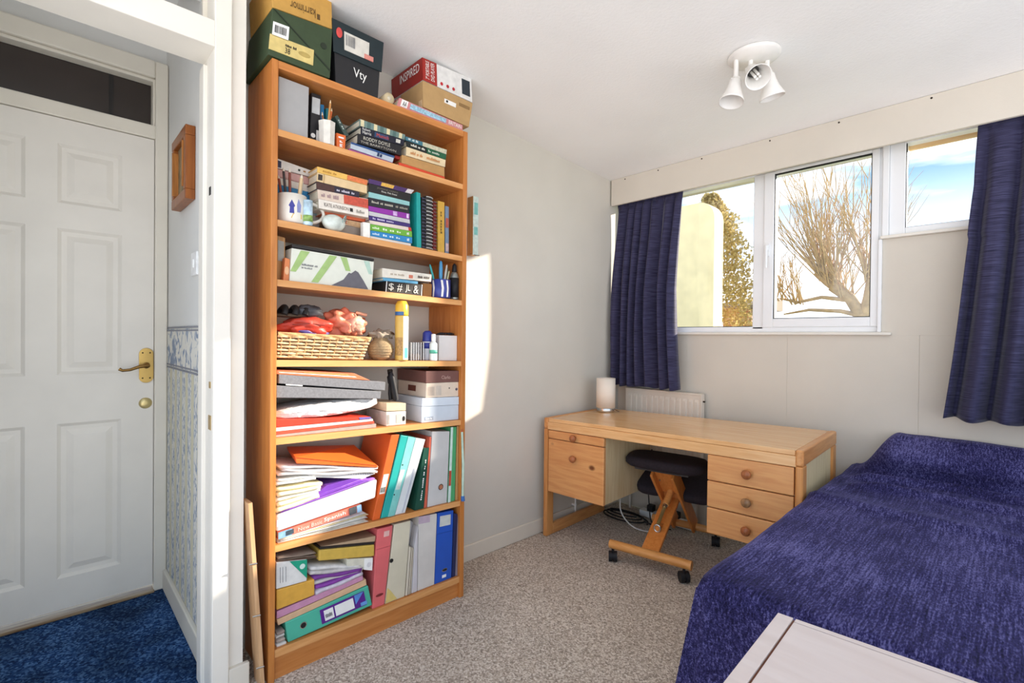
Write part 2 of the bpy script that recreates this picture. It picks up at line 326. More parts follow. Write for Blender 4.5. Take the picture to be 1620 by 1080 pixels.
wp(ft, 'threshold', MB().box(-.78, -.69, -3.2, -2.43, -.001, .010), wood('#b09a78', '#7c5c3a', 'y'), .003, 'worn timber threshold')
d1 = bpy.data.objects.new('door_1', None); COL.objects.link(d1); d1['kind'] = 'structure'; d1['label'] = 'white six panel door at the end of the hall'
cols = ((-2.745, -2.545), (-3.035, -2.835)); rows = ((.155, .775), (.97, 1.555), (1.655, 1.89))
db = MB(); z = [.03]+[q for r_ in rows for q in r_]+[1.99]; xb = XD-.04
for k in range(0, 8, 2): db.box(xb, XD, -3.172, -2.434, z[k], z[k+1])
for r0, r1 in rows:
    for y0, y1 in ((-3.172, -3.035), (-2.835, -2.745), (-2.545, -2.434)): db.box(xb, XD, y0, y1, r0, r1)
wp(d1, 'door_leaf', db, WHITE, 0)
for y0, y1 in cols:
    for r0, r1 in rows:
        p = MB(); L = []
        for ins, dx in ((0, 0), (.012, -.009), (.028, -.010), (.05, -.002)):
            L.append([(XD+dx, y0+ins, r0+ins), (XD+dx, y1-ins, r0+ins), (XD+dx, y1-ins, r1-ins), (XD+dx, y0+ins, r1-ins)])
        vs = [q for r_ in L for q in r_]; fs = [(k*4+a, k*4+(a+1) % 4, k*4+4+(a+1) % 4, k*4+4+a) for k in range(3) for a in range(4)]+[(12, 13, 14, 15)]
        p.add(vs, fs); wp(d1, 'panel', p, WHITE, 0)
RX = Matrix.Rotation(math.pi/2, 3, 'Y')
hp = MB().prism([(XD, -2.46+.026*math.cos(t)*1.0, 1.0+(.05 if math.sin(t) > 0 else -.05)+.026*math.sin(t)) for t in [2*math.pi*k/24 for k in range(24)]], (.006, 0, 0))
plate = wp(d1, 'handle_plate', hp, BRASS, .0015)
wp(d1, 'lever', MB().lathe([(.014, 0), (.012, .01), (.009, .04)], 14, M=RX, c=(XD+.005, -2.46, 1.0)).tube([(XD+.045, -2.455, 1.002), (XD+.048, -2.49, .997), (XD+.045, -2.52, .985), (XD+.047, -2.545, .983), (XD+.044, -2.556, .99)], [.008, .007, .006, .006, .007], 10), pm('#8a6b3e', .3, metal=1), 0)
for dy in (-.013, .013):
    for dz in (-.055, .055):
        o = wp(d1, 'screw', MB().lathe([(.0035, 0), (.003, .002)], 8, M=RX, c=(XD+.0055, -2.46+dy, 1.0+dz)), DARKM, 0); o.parent = plate
wp(d1, 'lock_cover', MB().lathe([(.024, 0), (.022, .004), (.005, .0055)], 20, M=RX, c=(XD, -2.462, .835)), pm('#d8c48a', .35, metal=.6), 0)
# outdoors ground, below the view, added to bounce light
g = MB().box(-60, 60, .3, 120, -.4, -.3).obj('ground', pm('#6f7a45', .9, .2, 3)); struct(g)

# ------------------------------------------------------------------ bookcase
XB = .258
YL, YR = -2.236, -1.4745
SH = {1: (1.809, 1.800), 2: (1.515, 1.489), 3: (1.320, 1.297), 4: (1.057, 1.033), 5: (.801, .777), 6: (.449, .424), 7: (.104, .093)}
def shz(k, y):
    if k == 0: return 2.032
    a, b = SH[k]; return a+(b-a)*(y-YL)/(YR-YL)
bc = Thing('bookcase', 'tall orange beech bookcase packed with books and boxes', 'bookcase', (.13, -1.85, 0))
bc.part('side_panel', MB().box(.004, XB, -2.256, YL, 0, 2.03), BEECH_Z, bevel=.002); bc.part('side_panel', MB().box(.004, XB, YR, -1.4525, 0, 2.03), BEECH_Z, bevel=.002)
bc.part('top_board', MB().box(.004, XB-.002, YL, YR, 2.005, 2.0305), BEECH_Y, bevel=.0015)
for k in range(1, 8):
    a, b = SH[k]; t = .022 if k < 7 else .026; x1 = XB-.004
    s = bc.part('shelf', MB().hexa([(.01, YL, a-t), (x1-.001, YL, a-t), (x1-.001, YR, b-t), (.01, YR, b-t), (.01, YL, a), (x1-.001, YL, a), (x1-.001, YR, b), (.01, YR, b)]), BEECH_Y)
    bc.part('front_edge', MB().hexa([(x1-.001, YL, a-t), (x1+.0005, YL, a-t), (x1+.0005, YR, b-t), (x1-.001, YR, b-t), (x1-.001, YL, a), (x1+.0005, YL, a), (x1+.0005, YR, b), (x1-.001, YR, b)]), BEECH_E, s)
bc.part('plinth', MB().box(.225, .243, YL, YR, 0, .072), BEECH_Y)

def quad(q, xf, snap=None, eps=.0008):
    P = [onx(px, py, xf) for px, py in q]
    if snap is not None:
        for i in (0, 1): P[i].z = shz(snap, P[i].y)+eps
    return P
def bil(P, u, v): return P[0]*(1-u)*(1-v)+P[1]*u*(1-v)+P[2]*u*v+P[3]*(1-u)*v
class Slab:
    """a box-like thing whose front faces the room; q = front corners BL, BR, TR, TL"""
    def __init__(s, name, label, cat, q, mat, xf=.245, d=.16, snap=None, group=None, kind='box', pages=None, bevel=.002, back=None, clampy=True, minz=None):
        s.P = P = quad(q, xf, snap); s.xf = xf; s.d = d
        if clampy:
            for p in P: p.y = min(max(p.y, YL+.0008), YR-.0008)
        if minz is not None:
            for p in P: p.z = max(p.z, shz(minz, p.y)+.0008)
        base = (P[0]+P[1])/2; base.x = xf-d/2
        s.t = Thing(name, label, cat, base, group); t = s.t
        D = Vector((-d, 0, 0))
        if kind == 'box': t.part('body', s.hx(P, 0, d), mat, bevel=bevel)
        elif kind in ('book', 'bookv'):   # cover shell round a block of pages; lying flat or standing with the spine to the room
            H = (P[3]-P[0]).length; Wd = (P[1]-P[0]).length; th = .0016
            mb = MB(); mb.v = []
            if kind == 'book':
                f = min(.3, th/max(H, 1e-4))
                for v0, v1 in ((0, f), (1-f, 1)): s.hx([bil(P, 0, v0), bil(P, 1, v0), bil(P, 1, v1), bil(P, 0, v1)], 0, d, mb)
                s.hx([bil(P, 0, f), bil(P, 1, f), bil(P, 1, 1-f), bil(P, 0, 1-f)], 0, .003, mb)
                e = .004/Wd; pb = s.hx([bil(P, e, f), bil(P, 1-e, f), bil(P, 1-e, 1-f), bil(P, e, 1-f)], .003, d-.003)
            else:
                f = min(.3, th/max(Wd, 1e-4))
                for u0, u1 in ((0, f), (1-f, 1)): s.hx([bil(P, u0, 0), bil(P, u1, 0), bil(P, u1, 1), bil(P, u0, 1)], 0, d, mb)
                s.hx([bil(P, f, 0), bil(P, 1-f, 0), bil(P, 1-f, 1), bil(P, f, 1)], 0, .003, mb)
                e = .004/H; pb = s.hx([bil(P, f, e), bil(P, 1-f, e), bil(P, 1-f, 1-e), bil(P, f, 1-e)], .003, d-.003)
            t.part('cover', mb, mat); t.part('pages', pb, pages or PAPER)
    def hx(s, P, d0, d1, mb=None):
        mb = mb or MB(); a = Vector((-d0, 0, 0)); b = Vector((-d1, 0, 0))
        return mb.hexa([P[0]+b, P[0]+a, P[1]+a, P[1]+b, P[3]+b, P[3]+a, P[2]+a, P[2]+b])
    def rect(s, u0, v0, u1, v1, mat, name='label', off=.0012, label=None):
        if name == 'barcode':
            rr = random.Random(u0*7+v1); mb = MB(); u = u0
            while u < u1:
                w = (u1-u0)*rr.uniform(.03, .09); e = min(u+w, u1); mb.add([bil(s.P, u, v0)+Vector((off+.0006, 0, 0)), bil(s.P, e, v0)+Vector((off+.0006, 0, 0)), bil(s.P, e, v1)+Vector((off+.0006, 0, 0)), bil(s.P, u, v1)+Vector((off+.0006, 0, 0))], [(0, 1, 2, 3)]); u = e+(u1-u0)*rr.uniform(.03, .07)
            s.t.part(name, mb, mat); return s
        P = s.P; Q = [bil(P, u0, v0), bil(P, u1, v0), bil(P, u1, v1), bil(P, u0, v1)]
        s.t.part(name, s.hx(Q, -off, .001), mat, label=label); return s
    def band(s, v0, v1, mat, name='band', u0=0, u1=1): return s.rect(u0, v0, u1, v1, mat, name, .0009)
    def poly(s, pts, mat, name='label', off=.0012):
        Q = [bil(s.P, u, v)+Vector((off, 0, 0)) for u, v in pts]; s.t.part(name, MB().prism(Q, (-.001, 0, 0)), mat); return s
    def disc(s, u, v, r, mat, name='ring', off=.0014, r2=None):
        c = bil(s.P, u, v); s.t.part(name, MB().prism([c+Vector((off, r*math.cos(k*math.pi/9), (r2 or r)*math.sin(k*math.pi/9))) for k in range(18)], (-.001, 0, 0)), mat); return s
    def text(s, t, u0, v0, u1, v1, mat, rot=0, off=.0022, name='lettering'):
        if t[0] == '~':   # print too small to read: a row of strokes
            n = int(t[1:])*3; vs = []; fs = []; rr = random.Random(t+str(u0)+str(v0))
            for k in range(n):
                if k % 3 == 2 and rr.random() < .6: continue
                h = .55+.45*rr.random(); o = len(vs); a0_, a1_ = k/n, (k+.72)/n
                vs += [(a0_, .0), (a1_, .0), (a1_, h), (a0_, h)]; fs.append((o, o+1, o+2, o+3))
        else: vs, fs = text_mesh(t)
        mb = MB(); V = []
        for a, b in vs:
            if rot == 1: a, b = b, 1-a      # reads downwards
            elif rot == -1: a, b = 1-b, a   # reads upwards
            elif rot == 2: a, b = 1-a, 1-b
            V.append(bil(s.P, u0+(u1-u0)*a, v0+(v1-v0)*b)+Vector((off, 0, 0)))
        mb.add(V, fs); s.t.part(name, mb, mat); return s
    def side(s, a0, v0, a1, v1, mat, name='side_label', off=.0012):   # on the left flank, a = 0 at the front, 1 at the back
        P = s.P; d = s.d; pt = lambda a, v: P[0]*(1-v)+P[3]*v+Vector((-a*d, -off, 0))
        s.t.part(name, MB().prism([pt(a1, v0), pt(a0, v0), pt(a0, v1), pt(a1, v1)], (0, .001, 0)), mat); return s
    def sidetext(s, t, a0, v0, a1, v1, mat, off=.002):
        vs, fs = text_mesh(t); P = s.P; d = s.d
        mb = MB().add([P[0]*(1-(v0+(v1-v0)*b))+P[3]*(v0+(v1-v0)*b)+Vector((-(a1+(a0-a1)*a)*d, -off, 0)) for a, b in vs], fs); s.t.part('lettering', mb, mat); return s
PAPER = pm('#e6dcc6', .8, .06, 200); PAPW = pm('#efeeea', .7, .04, 90); WHT = pm('#f4f2ee', .5, .02); BLK = pm('#1a1a1c', .5); GRYT = pm('#77777a', .6); CARD = pm('#c9a577', .75, .08, 60)
NAVY = pm('#1e2350', .5); REDT = pm('#b8202c', .5); PURP = pm('#5a1f87', .5)

# --- on top of the bookcase
s = Slab('shoe_box', 'dark green shoe box with a yellow label above the bookcase top', 'box', [(424, 80), (522, 119), (526, 47), (431, 12)], pm('#38482f', .6, .08), xf=.262, d=.25, snap=0, clampy=False)
s.rect(.03, .42, .28, .72, WHT, off=.002).rect(.06, .5, .24, .66, BLK, 'barcode', .0026).rect(.0, .12, .70, .44, pm('#d9c27c', .6), off=.002).text('38', .24, .15, .32, .27, BLK, off=.0034).text('~3', .24, .29, .42, .35, BLK, off=.0034)
s.poly([(.01, .985), (.04, .985), (1.0, .17), (1.0, .13)], pm('#1f2a1c', .6), 'flap_edge', .0016).disc(.86, .6, .011, pm('#222d1f', .6), 'emblem').disc(.55, .27, .02, pm('#b59d5a', .6), 'printed_shoe', .003, .008)
gbox = s
s = Slab('shoe_box', 'mustard orange box lying upside down on the green shoe box', 'box', [(431, 11.5), (526, 46.5), (524, -24), (428, -62)], pm('#c99a4d', .65, .06), xf=.25, d=.23, clampy=False)
s.text('karrimor', .28, .10, .70, .30, pm('#5d4522', .6), rot=2).rect(.73, .10, .78, .22, pm('#5d4522', .6), 'logo')
s = Slab('shoe_box', 'black and teal shoe box with Vty lettering on the bookcase', 'box', [(531, 123), (598, 151), (604, 68), (527, 31)], pm('#232326', .5, .08), xf=.25, d=.24, snap=0)
s.rect(-.03, .48, 1.03, 1.01, pm('#1d2b30', .5, .08), 'lid', .004).rect(.2, .58, .72, .88, pm('#d9d5cb', .6), off=.006).rect(.23, .66, .42, .84, GRYT, 'barcode', .0068).rect(.62, .58, .82, .66, pm('#d98c80', .6), 'sticker', .0072)
s.disc(.10, .82, .011, pm('#d8504c', .5), 'sticker', .006, .018).text('Vty', .40, .16, .70, .36, WHT)
s = Slab('atlas', 'pink and blue road atlas lying flat under the cardboard box', 'book', [(628, 166), (736, 211), (737, 200), (632, 154.5)], pm('#d08a8c', .45), xf=.25, d=.22, snap=0, kind='book')
s.rect(.04, .1, .13, .95, WHT).text('AA', .06, .2, .115, .8, BLK, rot=0).rect(.17, .2, .72, .85, pm('#9dc3d6', .5, .3, 120), 'map_strip').text('BRITAIN', .76, .2, .97, .8, WHT)
atlas = s
s = Slab('cardboard_box', 'brown cardboard box on top of the road atlas', 'box', [(670, 169), (742, 201), (748, 163), (669, 127)], pm('#bb9766', .75, .06, 30), xf=.248, d=.17, clampy=False)
s.P[0], s.P[1] = s.P[0], s.P[1]
s.rect(.42, .52, .66, .68, WHT).disc(.47, .6, .005, BLK, 'dot', .003).rect(.72, .66, .95, .78, pm('#8f6f46', .7), 'print').side(.05, .0, .2, .3, pm('#d2b48c', .5), 'tape')
s = Slab('media_player_box', 'red and white media player carton lettered INSPIRED', 'box', [(669, 126.3), (747.5, 162), (746, 124), (668, 91)], pm('#e4e2df', .5), xf=.248, d=.24, clampy=False)
s.rect(0, 0, .27, 1, pm('#a32a22', .5), 'red_panel').text('7" PORTABLE', .05, .12, .12, .92, WHT, -1).text('DVD PLAYER', .15, .12, .22, .92, WHT, -1).rect(.78, .18, .95, .82, pm('#27323c', .4), 'screen_picture').disc(.36, .2, .007, REDT, 'badge').disc(.48, .2, .007, REDT, 'badge').disc(.6, .2, .007, REDT, 'badge')
s.side(0, 0, 1, 1, pm('#8f2019', .5), 'red_flank').sidetext('INSPIRED', .08, .45, .70, .85, WHT, .003)
t = Thing('tape_roll', 'beige paper roll lying beside the road atlas', 'roll', (.2, -1.77, 2.031)); c0 = onx(616, 154, .245)
c0.z = 2.031+.0215
t.part('roll', MB().lathe([(.009, 0), (.021, 0), (.021, .10), (.009, .10)], 20, M=Matrix.Rotation(-math.pi/2, 3, 'Y') @ Matrix.Identity(3), c=c0), pm('#cdbb97', .8))
t.part('core', MB().lathe([(.0088, -.0005), (.0088, .09)], 14, M=Matrix.Rotation(-math.pi/2, 3, 'Y'), c=c0), pm('#d9cfb8', .8))

# --- first shelf
Slab('box_file', 'plain light grey box file at the left of the top shelf', 'file', [(440, 202), (487, 217), (489, 138), (441, 120)], pm('#a6a4a3', .55, .03), xf=.235, d=.2, snap=1)
s = Slab('box_file', 'black box file with white labels on the top shelf', 'file', [(490, 217), (505.5, 222), (508, 151), (493, 146)], pm('#29282b', .5), xf=.193, d=.17, snap=1)
s.rect(.08, .62, .9, .92, pm('#c9cccd', .5)).rect(.62, .03, .97, .32, WHT).disc(.3, .2, .008, WHT, 'emblem')
Slab('book', 'blue paperback behind the white pencil pot', 'book', [(507, 217), (512.5, 219), (512.5, 166), (507, 165)], pm('#1f6f9f', .5), xf=.185, d=.12, snap=1, kind='bookv')
s = Slab('book', 'teal paperback behind the white pencil pot', 'book', [(515.5, 220), (524, 223), (524.5, 172.5), (516, 171)], pm('#1c6f78', .5), xf=.19, d=.13, snap=1, kind='bookv'); s.text('~1', .15, .55, .8, .63, WHT).text('~1', .15, .42, .8, .5, WHT)
s = Slab('book', 'thin dark green book leaning on the orange one', 'book', [(546, 216), (552, 214), (534, 182), (529.5, 184)], pm('#40504a', .5), xf=.215, d=.14, kind='bookv'); s.text('~2', .3, .2, .75, .8, pm('#b9c4bd', .5), 1)
s = Slab('book', 'small orange pocket book on the top shelf', 'book', [(533, 232), (545.5, 236), (547, 214.5), (532.5, 210)], pm('#d9682e', .5), xf=.238, d=.1, snap=1, kind='bookv'); s.text('~2', .3, .12, .7, .55, WHT, 1).rect(.2, .72, .8, .82, WHT)
def at_shelf(px, py, xf, k): p = onx(px, py, xf); return Vector((p.x, p.y, shz(k, p.y)+.001))
b = at_shelf(517, 225, .226, 1)
t = Thing('pencil_pot', 'white octagonal pot holding pencils on the top shelf', 'pot', b)
t.part('pot', MB().lathe([(.023, 0), (.027, .002), (.029, .075), (.030, .083), (.0265, .083), (.025, .01), (.0, .008)], 8, c=b, smooth=False), pm('#ded9cf', .5))
for k, (dx, dy, tz, col) in enumerate(((.004, .010, .165, '#c98d4e'), (.0, .016, .14, '#c8642f'), (-.01, -.012, .12, '#8c5b35'))):
    p = Thing('pencil', ['tan pencil standing tallest in the white pot', 'orange pencil in the white pot', 'short brown pencil in the white pot'][k], 'pencil', b+Vector((dx*.3, -dy*.3, .012)))
    p.part('shaft', MB().tube([b+Vector((dx*.3, -dy*.3, .012)), b+Vector((dx, dy, tz-.012))], .0036, 6, smooth=False), pm(col, .5)); p.part('tip', MB().tube([b+Vector((dx, dy, tz-.012)), b+Vector((dx*1.05, dy*1.05, tz))], [.0036, .001], 6), pm('#e8cfa6', .6))
G1 = 'books stacked flat on the first shelf'
def B(name, label, q, h, xf=.24, d=.13, snap=None, grp=None, kind='book', tx=(), cat='book', rough=.42, **kw):
    s = Slab(name, label, cat, q, pm(h, rough, .08), xf=xf, d=d, snap=snap, group=grp, kind=kind, **kw)
    for k, a in enumerate(tx):
        if isinstance(a[0], str): s.text(a[0], a[1], a[2], a[3], a[4], pm(a[5], .5), a[6] if len(a) > 6 else 0, .0022+.0004*k)
        else: s.rect(a[0], a[1], a[2], a[3], pm(a[4], .5, .2, 90), 'print', .001+.0004*k)
    return s
B('magazine', 'thin pink and purple magazine under the left book stack on the top shelf', [(552, 239), (622, 259), (621, 257.5), (552, 235)], '#a04a8c', snap=1, d=.15, kind='box', bevel=0, cat='magazine')
B('book', 'silvery blue paperback second from the bottom of the first shelf left stack', [(554.5, 234.5), (621, 257), (624, 247), (555.5, 224.5)], '#b9c3cf', d=.14, grp=G1, tx=[(.0, .72, 1, 1.0, '#274a7e'), ('~1', .6, .15, .8, .7, '#20335a')])
B('book', 'red paperback poking out under the Roddy Doyle book', [(625, 250), (634, 253), (634, 246.8), (625, 244)], '#9c2b26', grp=G1, xf=.225, d=.1)
B('book', 'black RODDY DOYLE paperback in the first shelf left stack', [(565.5, 226), (635, 245.8), (635.5, 230.4), (566, 211)], '#1c1b1f', grp=G1, tx=[('RODDY DOYLE', .12, .50, .72, .86, '#d8d2c4'), ('THE BARRYTOWN', .06, .12, .86, .34, '#b9b2a6')])
B('book', 'black Robert Harris paperback above the RODDY DOYLE one', [(571, 212), (638.5, 230.5), (640, 221.5), (571, 199.5)], '#17192a', grp=G1, tx=[('Robert', .03, .58, .2, .9, '#e6e4de'), ('Harris', .03, .1, .22, .52, '#e6e4de'), (.3, .12, .62, .8, '#2c4668'), ('Munich', .34, .2, .62, .7, '#c8412f'), (.8, .2, .9, .75, '#d8d4ca')])
s = B('book', 'checked cream and green paperback on top of the first shelf left stack', [(569, 199), (640, 221), (641, 213), (569, 188)], '#6f8781', grp=G1)
for k in range(7): s.rect(.14*k+.02, .02, .14*k+.09, .98, pm('#dccfa6' if k % 2 == 0 else '#54706c', .5), 'check')
G1b = 'books stacked at the right end of the first shelf'
B('book', 'orange red book at the bottom of the first shelf right stack', [(631, 263), (703.5, 285), (703.5, 279.8), (631, 256.5)], '#d5492a', snap=1, grp=G1b, kind='book')
B('cardboard_case', 'beige cardboard case in the first shelf right stack', [(635.5, 257.8), (703.5, 279.5), (703.5, 264.8), (636, 244.5)], '#b98d57', grp=G1b, kind='box', cat='box')
B('book', 'cream paperback in the first shelf right stack', [(642.5, 245.8), (704, 264.2), (705, 253), (643, 232)], '#e2cda6', grp=G1b, tx=[('~4', .1, .3, .4, .7, '#c98a54'), ('~3', .5, .3, .85, .7, '#c98a54')])
B('book', 'black and green paperback in the first shelf right stack', [(643.5, 231.5), (705, 252.5), (706, 244.5), (642, 222)], '#161d1c', grp=G1b, tx=[(.5, 0, 1, 1, '#1e5a3c'), ('~4', .1, .3, .45, .75, '#e0ddd2'), ('~3', .53, .3, .82, .7, '#cfd8c9')])
B('book', 'blue and cream paperback on top of the first shelf right stack', [(642, 221.5), (706, 244), (706.5, 237), (641.5, 215.5)], '#3f7281', grp=G1b, tx=[(.4, 0, 1, 1, '#c3c0a5'), ('~3', .05, .25, .32, .8, '#dfe7e6')])

# --- second shelf
G2 = 'books stacked behind the mug'
B('book', 'pale grey book lowest in the stack behind the mug', [(438, 343), (505, 357), (505, 342), (438, 326)], '#c9c6c2', xf=.15, d=.12, snap=2, grp=G2)
B('book', 'pale blue paperback behind the glass tumbler', [(438, 325.5), (505, 341.5), (505, 322), (438, 309)], '#b5cfdb', xf=.15, d=.12, grp=G2)
B('book', 'bright blue paperback in the stack behind the mug', [(438, 308.5), (505, 321.5), (505, 308), (438, 291)], '#2d7fb0', xf=.15, d=.12, grp=G2)
B('book', 'off white paperback in the stack behind the mug', [(438, 290.5), (500, 306.5), (500, 296), (438, 280)], '#d8cfc4', xf=.15, d=.12, grp=G2)
B('box', 'dusty pink box in the stack behind the mug', [(438, 279.5), (499, 295.5), (499, 282.5), (438, 266)], '#c69a94', xf=.15, d=.12, grp=G2, kind='box', bevel=.005, cat='box')
B('book', 'white book with a dark spine end topmost behind the mug', [(438, 265.5), (492, 280), (494, 270), (438, 250)], '#d9d4cc', xf=.15, d=.12, grp=G2, kind='box', tx=[(0, .1, .12, .8, '#2b2b45'), (.6, .35, .66, .6, '#2e3a33'), (.75, .4, .82, .6, '#a0703a')])
G3 = 'paperbacks in the middle stack of the second shelf'
B('book', 'grey paperback at the very bottom of the second shelf middle stack', [(520, 362), (574, 372.5), (574, 362), (520, 350)], '#8f8378', snap=2, grp=G3, xf=.205, d=.05)
B('book', 'cream and red paperback second from bottom of the middle stack', [(512, 347.8), (574, 361.5), (574.5, 352.5), (512, 340)], '#d8b694', grp=G3, xf=.205, d=.05, tx=[('rt', .48, .2, .58, .8, '#b43a2a'), (.6, .1, 1, .9, '#c7a077')])
B('book', 'orange paperback below the KATE ATKINSON book', [(508, 339), (583, 352), (583, 344.5), (508, 329.5)], '#dd6b43', grp=G3, xf=.205, d=.05)
B('book', 'white KATE ATKINSON paperback in the middle stack', [(504.5, 329), (583, 344), (582.5, 331), (504, 314.5)], '#e8dfd3', grp=G3, d=.085, tx=[('KATE ATKINSON', .1, .3, .58, .72, '#5a4a44'), (.61, .3, .67, .7, '#26231f'), ('~2', .74, .3, .95, .7, '#9a948b')])
B('book', 'pinkish paperback with red flowers in the middle stack', [(503, 314), (582.5, 330.5), (582, 314.5), (502.5, 299.5)], '#d9c4b2', grp=G3, d=.085, tx=[(.5, .05, 1, .95, '#c4523f'), ('~3', .06, .3, .4, .7, '#a68a8c')])
B('book', 'dark brown and navy paperback in the middle stack', [(501, 299), (568, 312.5), (568.5, 304), (500.5, 287)], '#2b2434', grp=G3, d=.085, tx=[(0, .05, .4, .95, '#4b2f2a'), ('~4', .45, .3, .92, .7, '#cfc9d6')])
B('book', 'cream paperback with a black emblem in the middle stack', [(501, 286.5), (580.5, 305.8), (580.5, 293.5), (502, 272.8)], '#dcbf91', grp=G3, d=.085, tx=[(.02, .2, .1, .85, '#3a2f28'), (.12, 0, .14, 1, '#b99a6c')])
B('book', 'yellow and orange paperback topmost in the middle stack', [(502, 272.3), (580.5, 293), (581.5, 285), (502.3, 263.3)], '#e2b45a', grp=G3, d=.085, tx=[(.58, .05, 1, .95, '#d97745'), ('~3', .1, .3, .4, .7, '#b8853a')])
G4 = 'paperbacks in the stack beside the teal folder'
B('book', 'pale paper pad at the bottom of the stack beside the teal folder', [(586, 376), (650, 388.5), (650, 385.2), (586, 373.2)], '#ddd8d0', snap=2, grp=G4, d=.14, kind='box', bevel=0)
B('book', 'blue language paperback in the stack beside the teal folder', [(586, 372.8), (652, 384.8), (652, 375.5), (586, 364.3)], '#2f86c0', grp=G4, tx=[('~2', .04, .3, .2, .7, '#cfe6f5'), ('~3', .28, .3, .75, .7, '#cfe6f5'), ('~1', .86, .25, .95, .75, '#e4f1fa')])
B('book', 'green language paperback above the blue one', [(586, 363.8), (652, 375), (651.5, 366), (585.5, 354.3)], '#6fae3c', grp=G4, tx=[('~2', .04, .3, .2, .7, '#e3f2cf'), ('~3', .28, .3, .78, .7, '#e3f2cf'), ('~1', .86, .25, .95, .75, '#f2fae8')])
B('book', 'thin pinkish white paperback above the green one', [(585.5, 353.8), (651, 365.5), (650, 360), (584.5, 348.3)], '#dfcfc3', grp=G4, tx=[(.93, 0, 1, 1, '#b83a2c')])
B('book', 'navy purple paperback in the stack beside the teal folder', [(584, 347.8), (649, 359.5), (648.5, 354), (583.5, 340.8)], '#3c2a6e', grp=G4, tx=[('~5', .08, .3, .62, .75, '#c9c0de')])
B('book', 'grey white paperback under the purple magenta one', [(583.5, 340.3), (648.5, 353.5), (648, 347.2), (583.5, 333.8)], '#c3c2c4', grp=G4)
B('book', 'bright magenta purple paperback in the stack', [(583.5, 333.3), (648, 346.7), (648, 338), (583, 325.5)], '#8d2f9c', grp=G4, tx=[(.58, .1, .68, .9, '#c9a6d3'), (.92, .1, .97, .9, '#d9c3e0')])
B('book', 'black paperback with grey title above the magenta one', [(583.5, 325), (647.5, 337.5), (647.5, 326), (583.5, 312.3)], '#25242a', grp=G4, tx=[('~5', .06, .4, .58, .7, '#bdb6a6'), ('~3', .64, .4, .95, .7, '#9f988a')])
B('book', 'pale turquoise paperback in the stack beside the teal folder', [(583.5, 311.8), (648, 325.5), (648, 319), (583.5, 303.3)], '#8fc0bf', grp=G4)
B('book', 'black paperback titled Sleep, Pale Sister', [(583.5, 302.8), (649, 318.5), (649.5, 307), (583.5, 290)], '#221d1e', grp=G4, tx=[('JOANNE HARRIS', .18, .55, .68, .8, '#7d7368'), ('Sleep, Pale Sister', .28, .22, .66, .48, '#e8e4da')])
B('book', 'purple and yellow paperback topmost in the stack beside the teal folder', [(583.5, 289.5), (650, 306.5), (655, 301), (584, 282.5)], '#4a2f63', grp=G4, tx=[(.27, .1, .55, .9, '#d9ab4c'), (.85, 0, 1, 1, '#cfc6c4')])
B('booklet', 'small white booklet standing against the language books', [(574.5, 372.5), (585.5, 374.8), (585.3, 353), (574.5, 351)], '#f2efe8', snap=2, xf=.247, d=.02, kind='box', bevel=0, cat='booklet')
B('folder', 'teal folder standing on the second shelf', [(659.5, 388), (666.5, 390), (665, 305.5), (659, 303.5)], '#1d9c97', snap=2, d=.2, kind='bookv', cat='folder')
def spiral(label, px0, px1, ptop, pbot, h, wire):
    s = B('spiral_notebook', label, [(px0, pbot), (px1, pbot+2), (px1, ptop+2), (px0, ptop)], h, snap=2, d=.16, kind='box', grp='spiral notebooks on the second shelf', cat='notebook', xf=.236)
    n = 15; mb = MB()
    for k in range(n):
        c = bil(s.P, .5, (k+.5)/n); w = (s.P[1]-s.P[0]).length*.5
        mb.tube([c+Vector((.003+.006*math.sin(a), -w*math.cos(a), .0015*math.cos(a))) for a in [math.pi*j/6 for j in range(7)]], .0017, 5, caps=False)
    s.t.part('wire_binding', mb, wire)
spiral('black spiral notebook next to the teal folder', 667, 673, 311, 390, '#1b1b22', pm('#5f5f78', .4, metal=.7))
spiral('thick spiral notebook with silver wire on the second shelf', 674, 684, 309, 391, '#3a3836', pm('#dcdad6', .35, metal=.3))
spiral('dark red spiral notebook between the silver one and the yellow book', 685.5, 690.5, 317, 393, '#6d1a16', pm('#7d6d6a', .4, metal=.7))
B('book', 'mustard yellow book standing on the second shelf', [(693, 395), (703, 397), (703, 320), (693, 317.5)], '#c99d3f', snap=2, kind='bookv', tx=[('~3', .35, .3, .65, .8, '#6b5220', 1)])
B('book', 'slim blue and red book at the right end of the second shelf', [(704.5, 397), (710, 398.5), (710, 327), (704.5, 325.5)], '#6d7f96', snap=2, kind='bookv', tx=[(.1, .55, .9, .75, '#a8503f'), (.1, .05, .9, .22, '#b99c9c')])
CERAM = pm('#e9e2d6', .25, .03, spec=.5)
def mugbody(r, h, th=.004): return [(0, .001), (r*.9, 0), (r, .004), (r, h), (r-th, h), (r-th, .012), (0, .009)]
b = at_shelf(461.5, 345, .205, 2)+Vector((0, 0, .0015))
t = Thing('mug', 'white mug with blue and yellow print full of pencils', 'mug', b)
t.part('body', MB().lathe(mugbody(.047, .098), 28, c=b), CERAM)
ax = Vector((.1, .995, 0)).normalized()
t.part('handle', MB().tube([b+ax*(.044+.062*math.sin(a))+Vector((0, 0, .05+.036*math.cos(a))) for a in [math.pi*k/10 for k in range(11)]], .006, 8), CERAM)
def onmug(a, z, r=.0476): return b+Vector((r*math.cos(a), r*math.sin(a), z))
a0 = math.atan2(CAM.y-b.y, CAM.x-b.x)
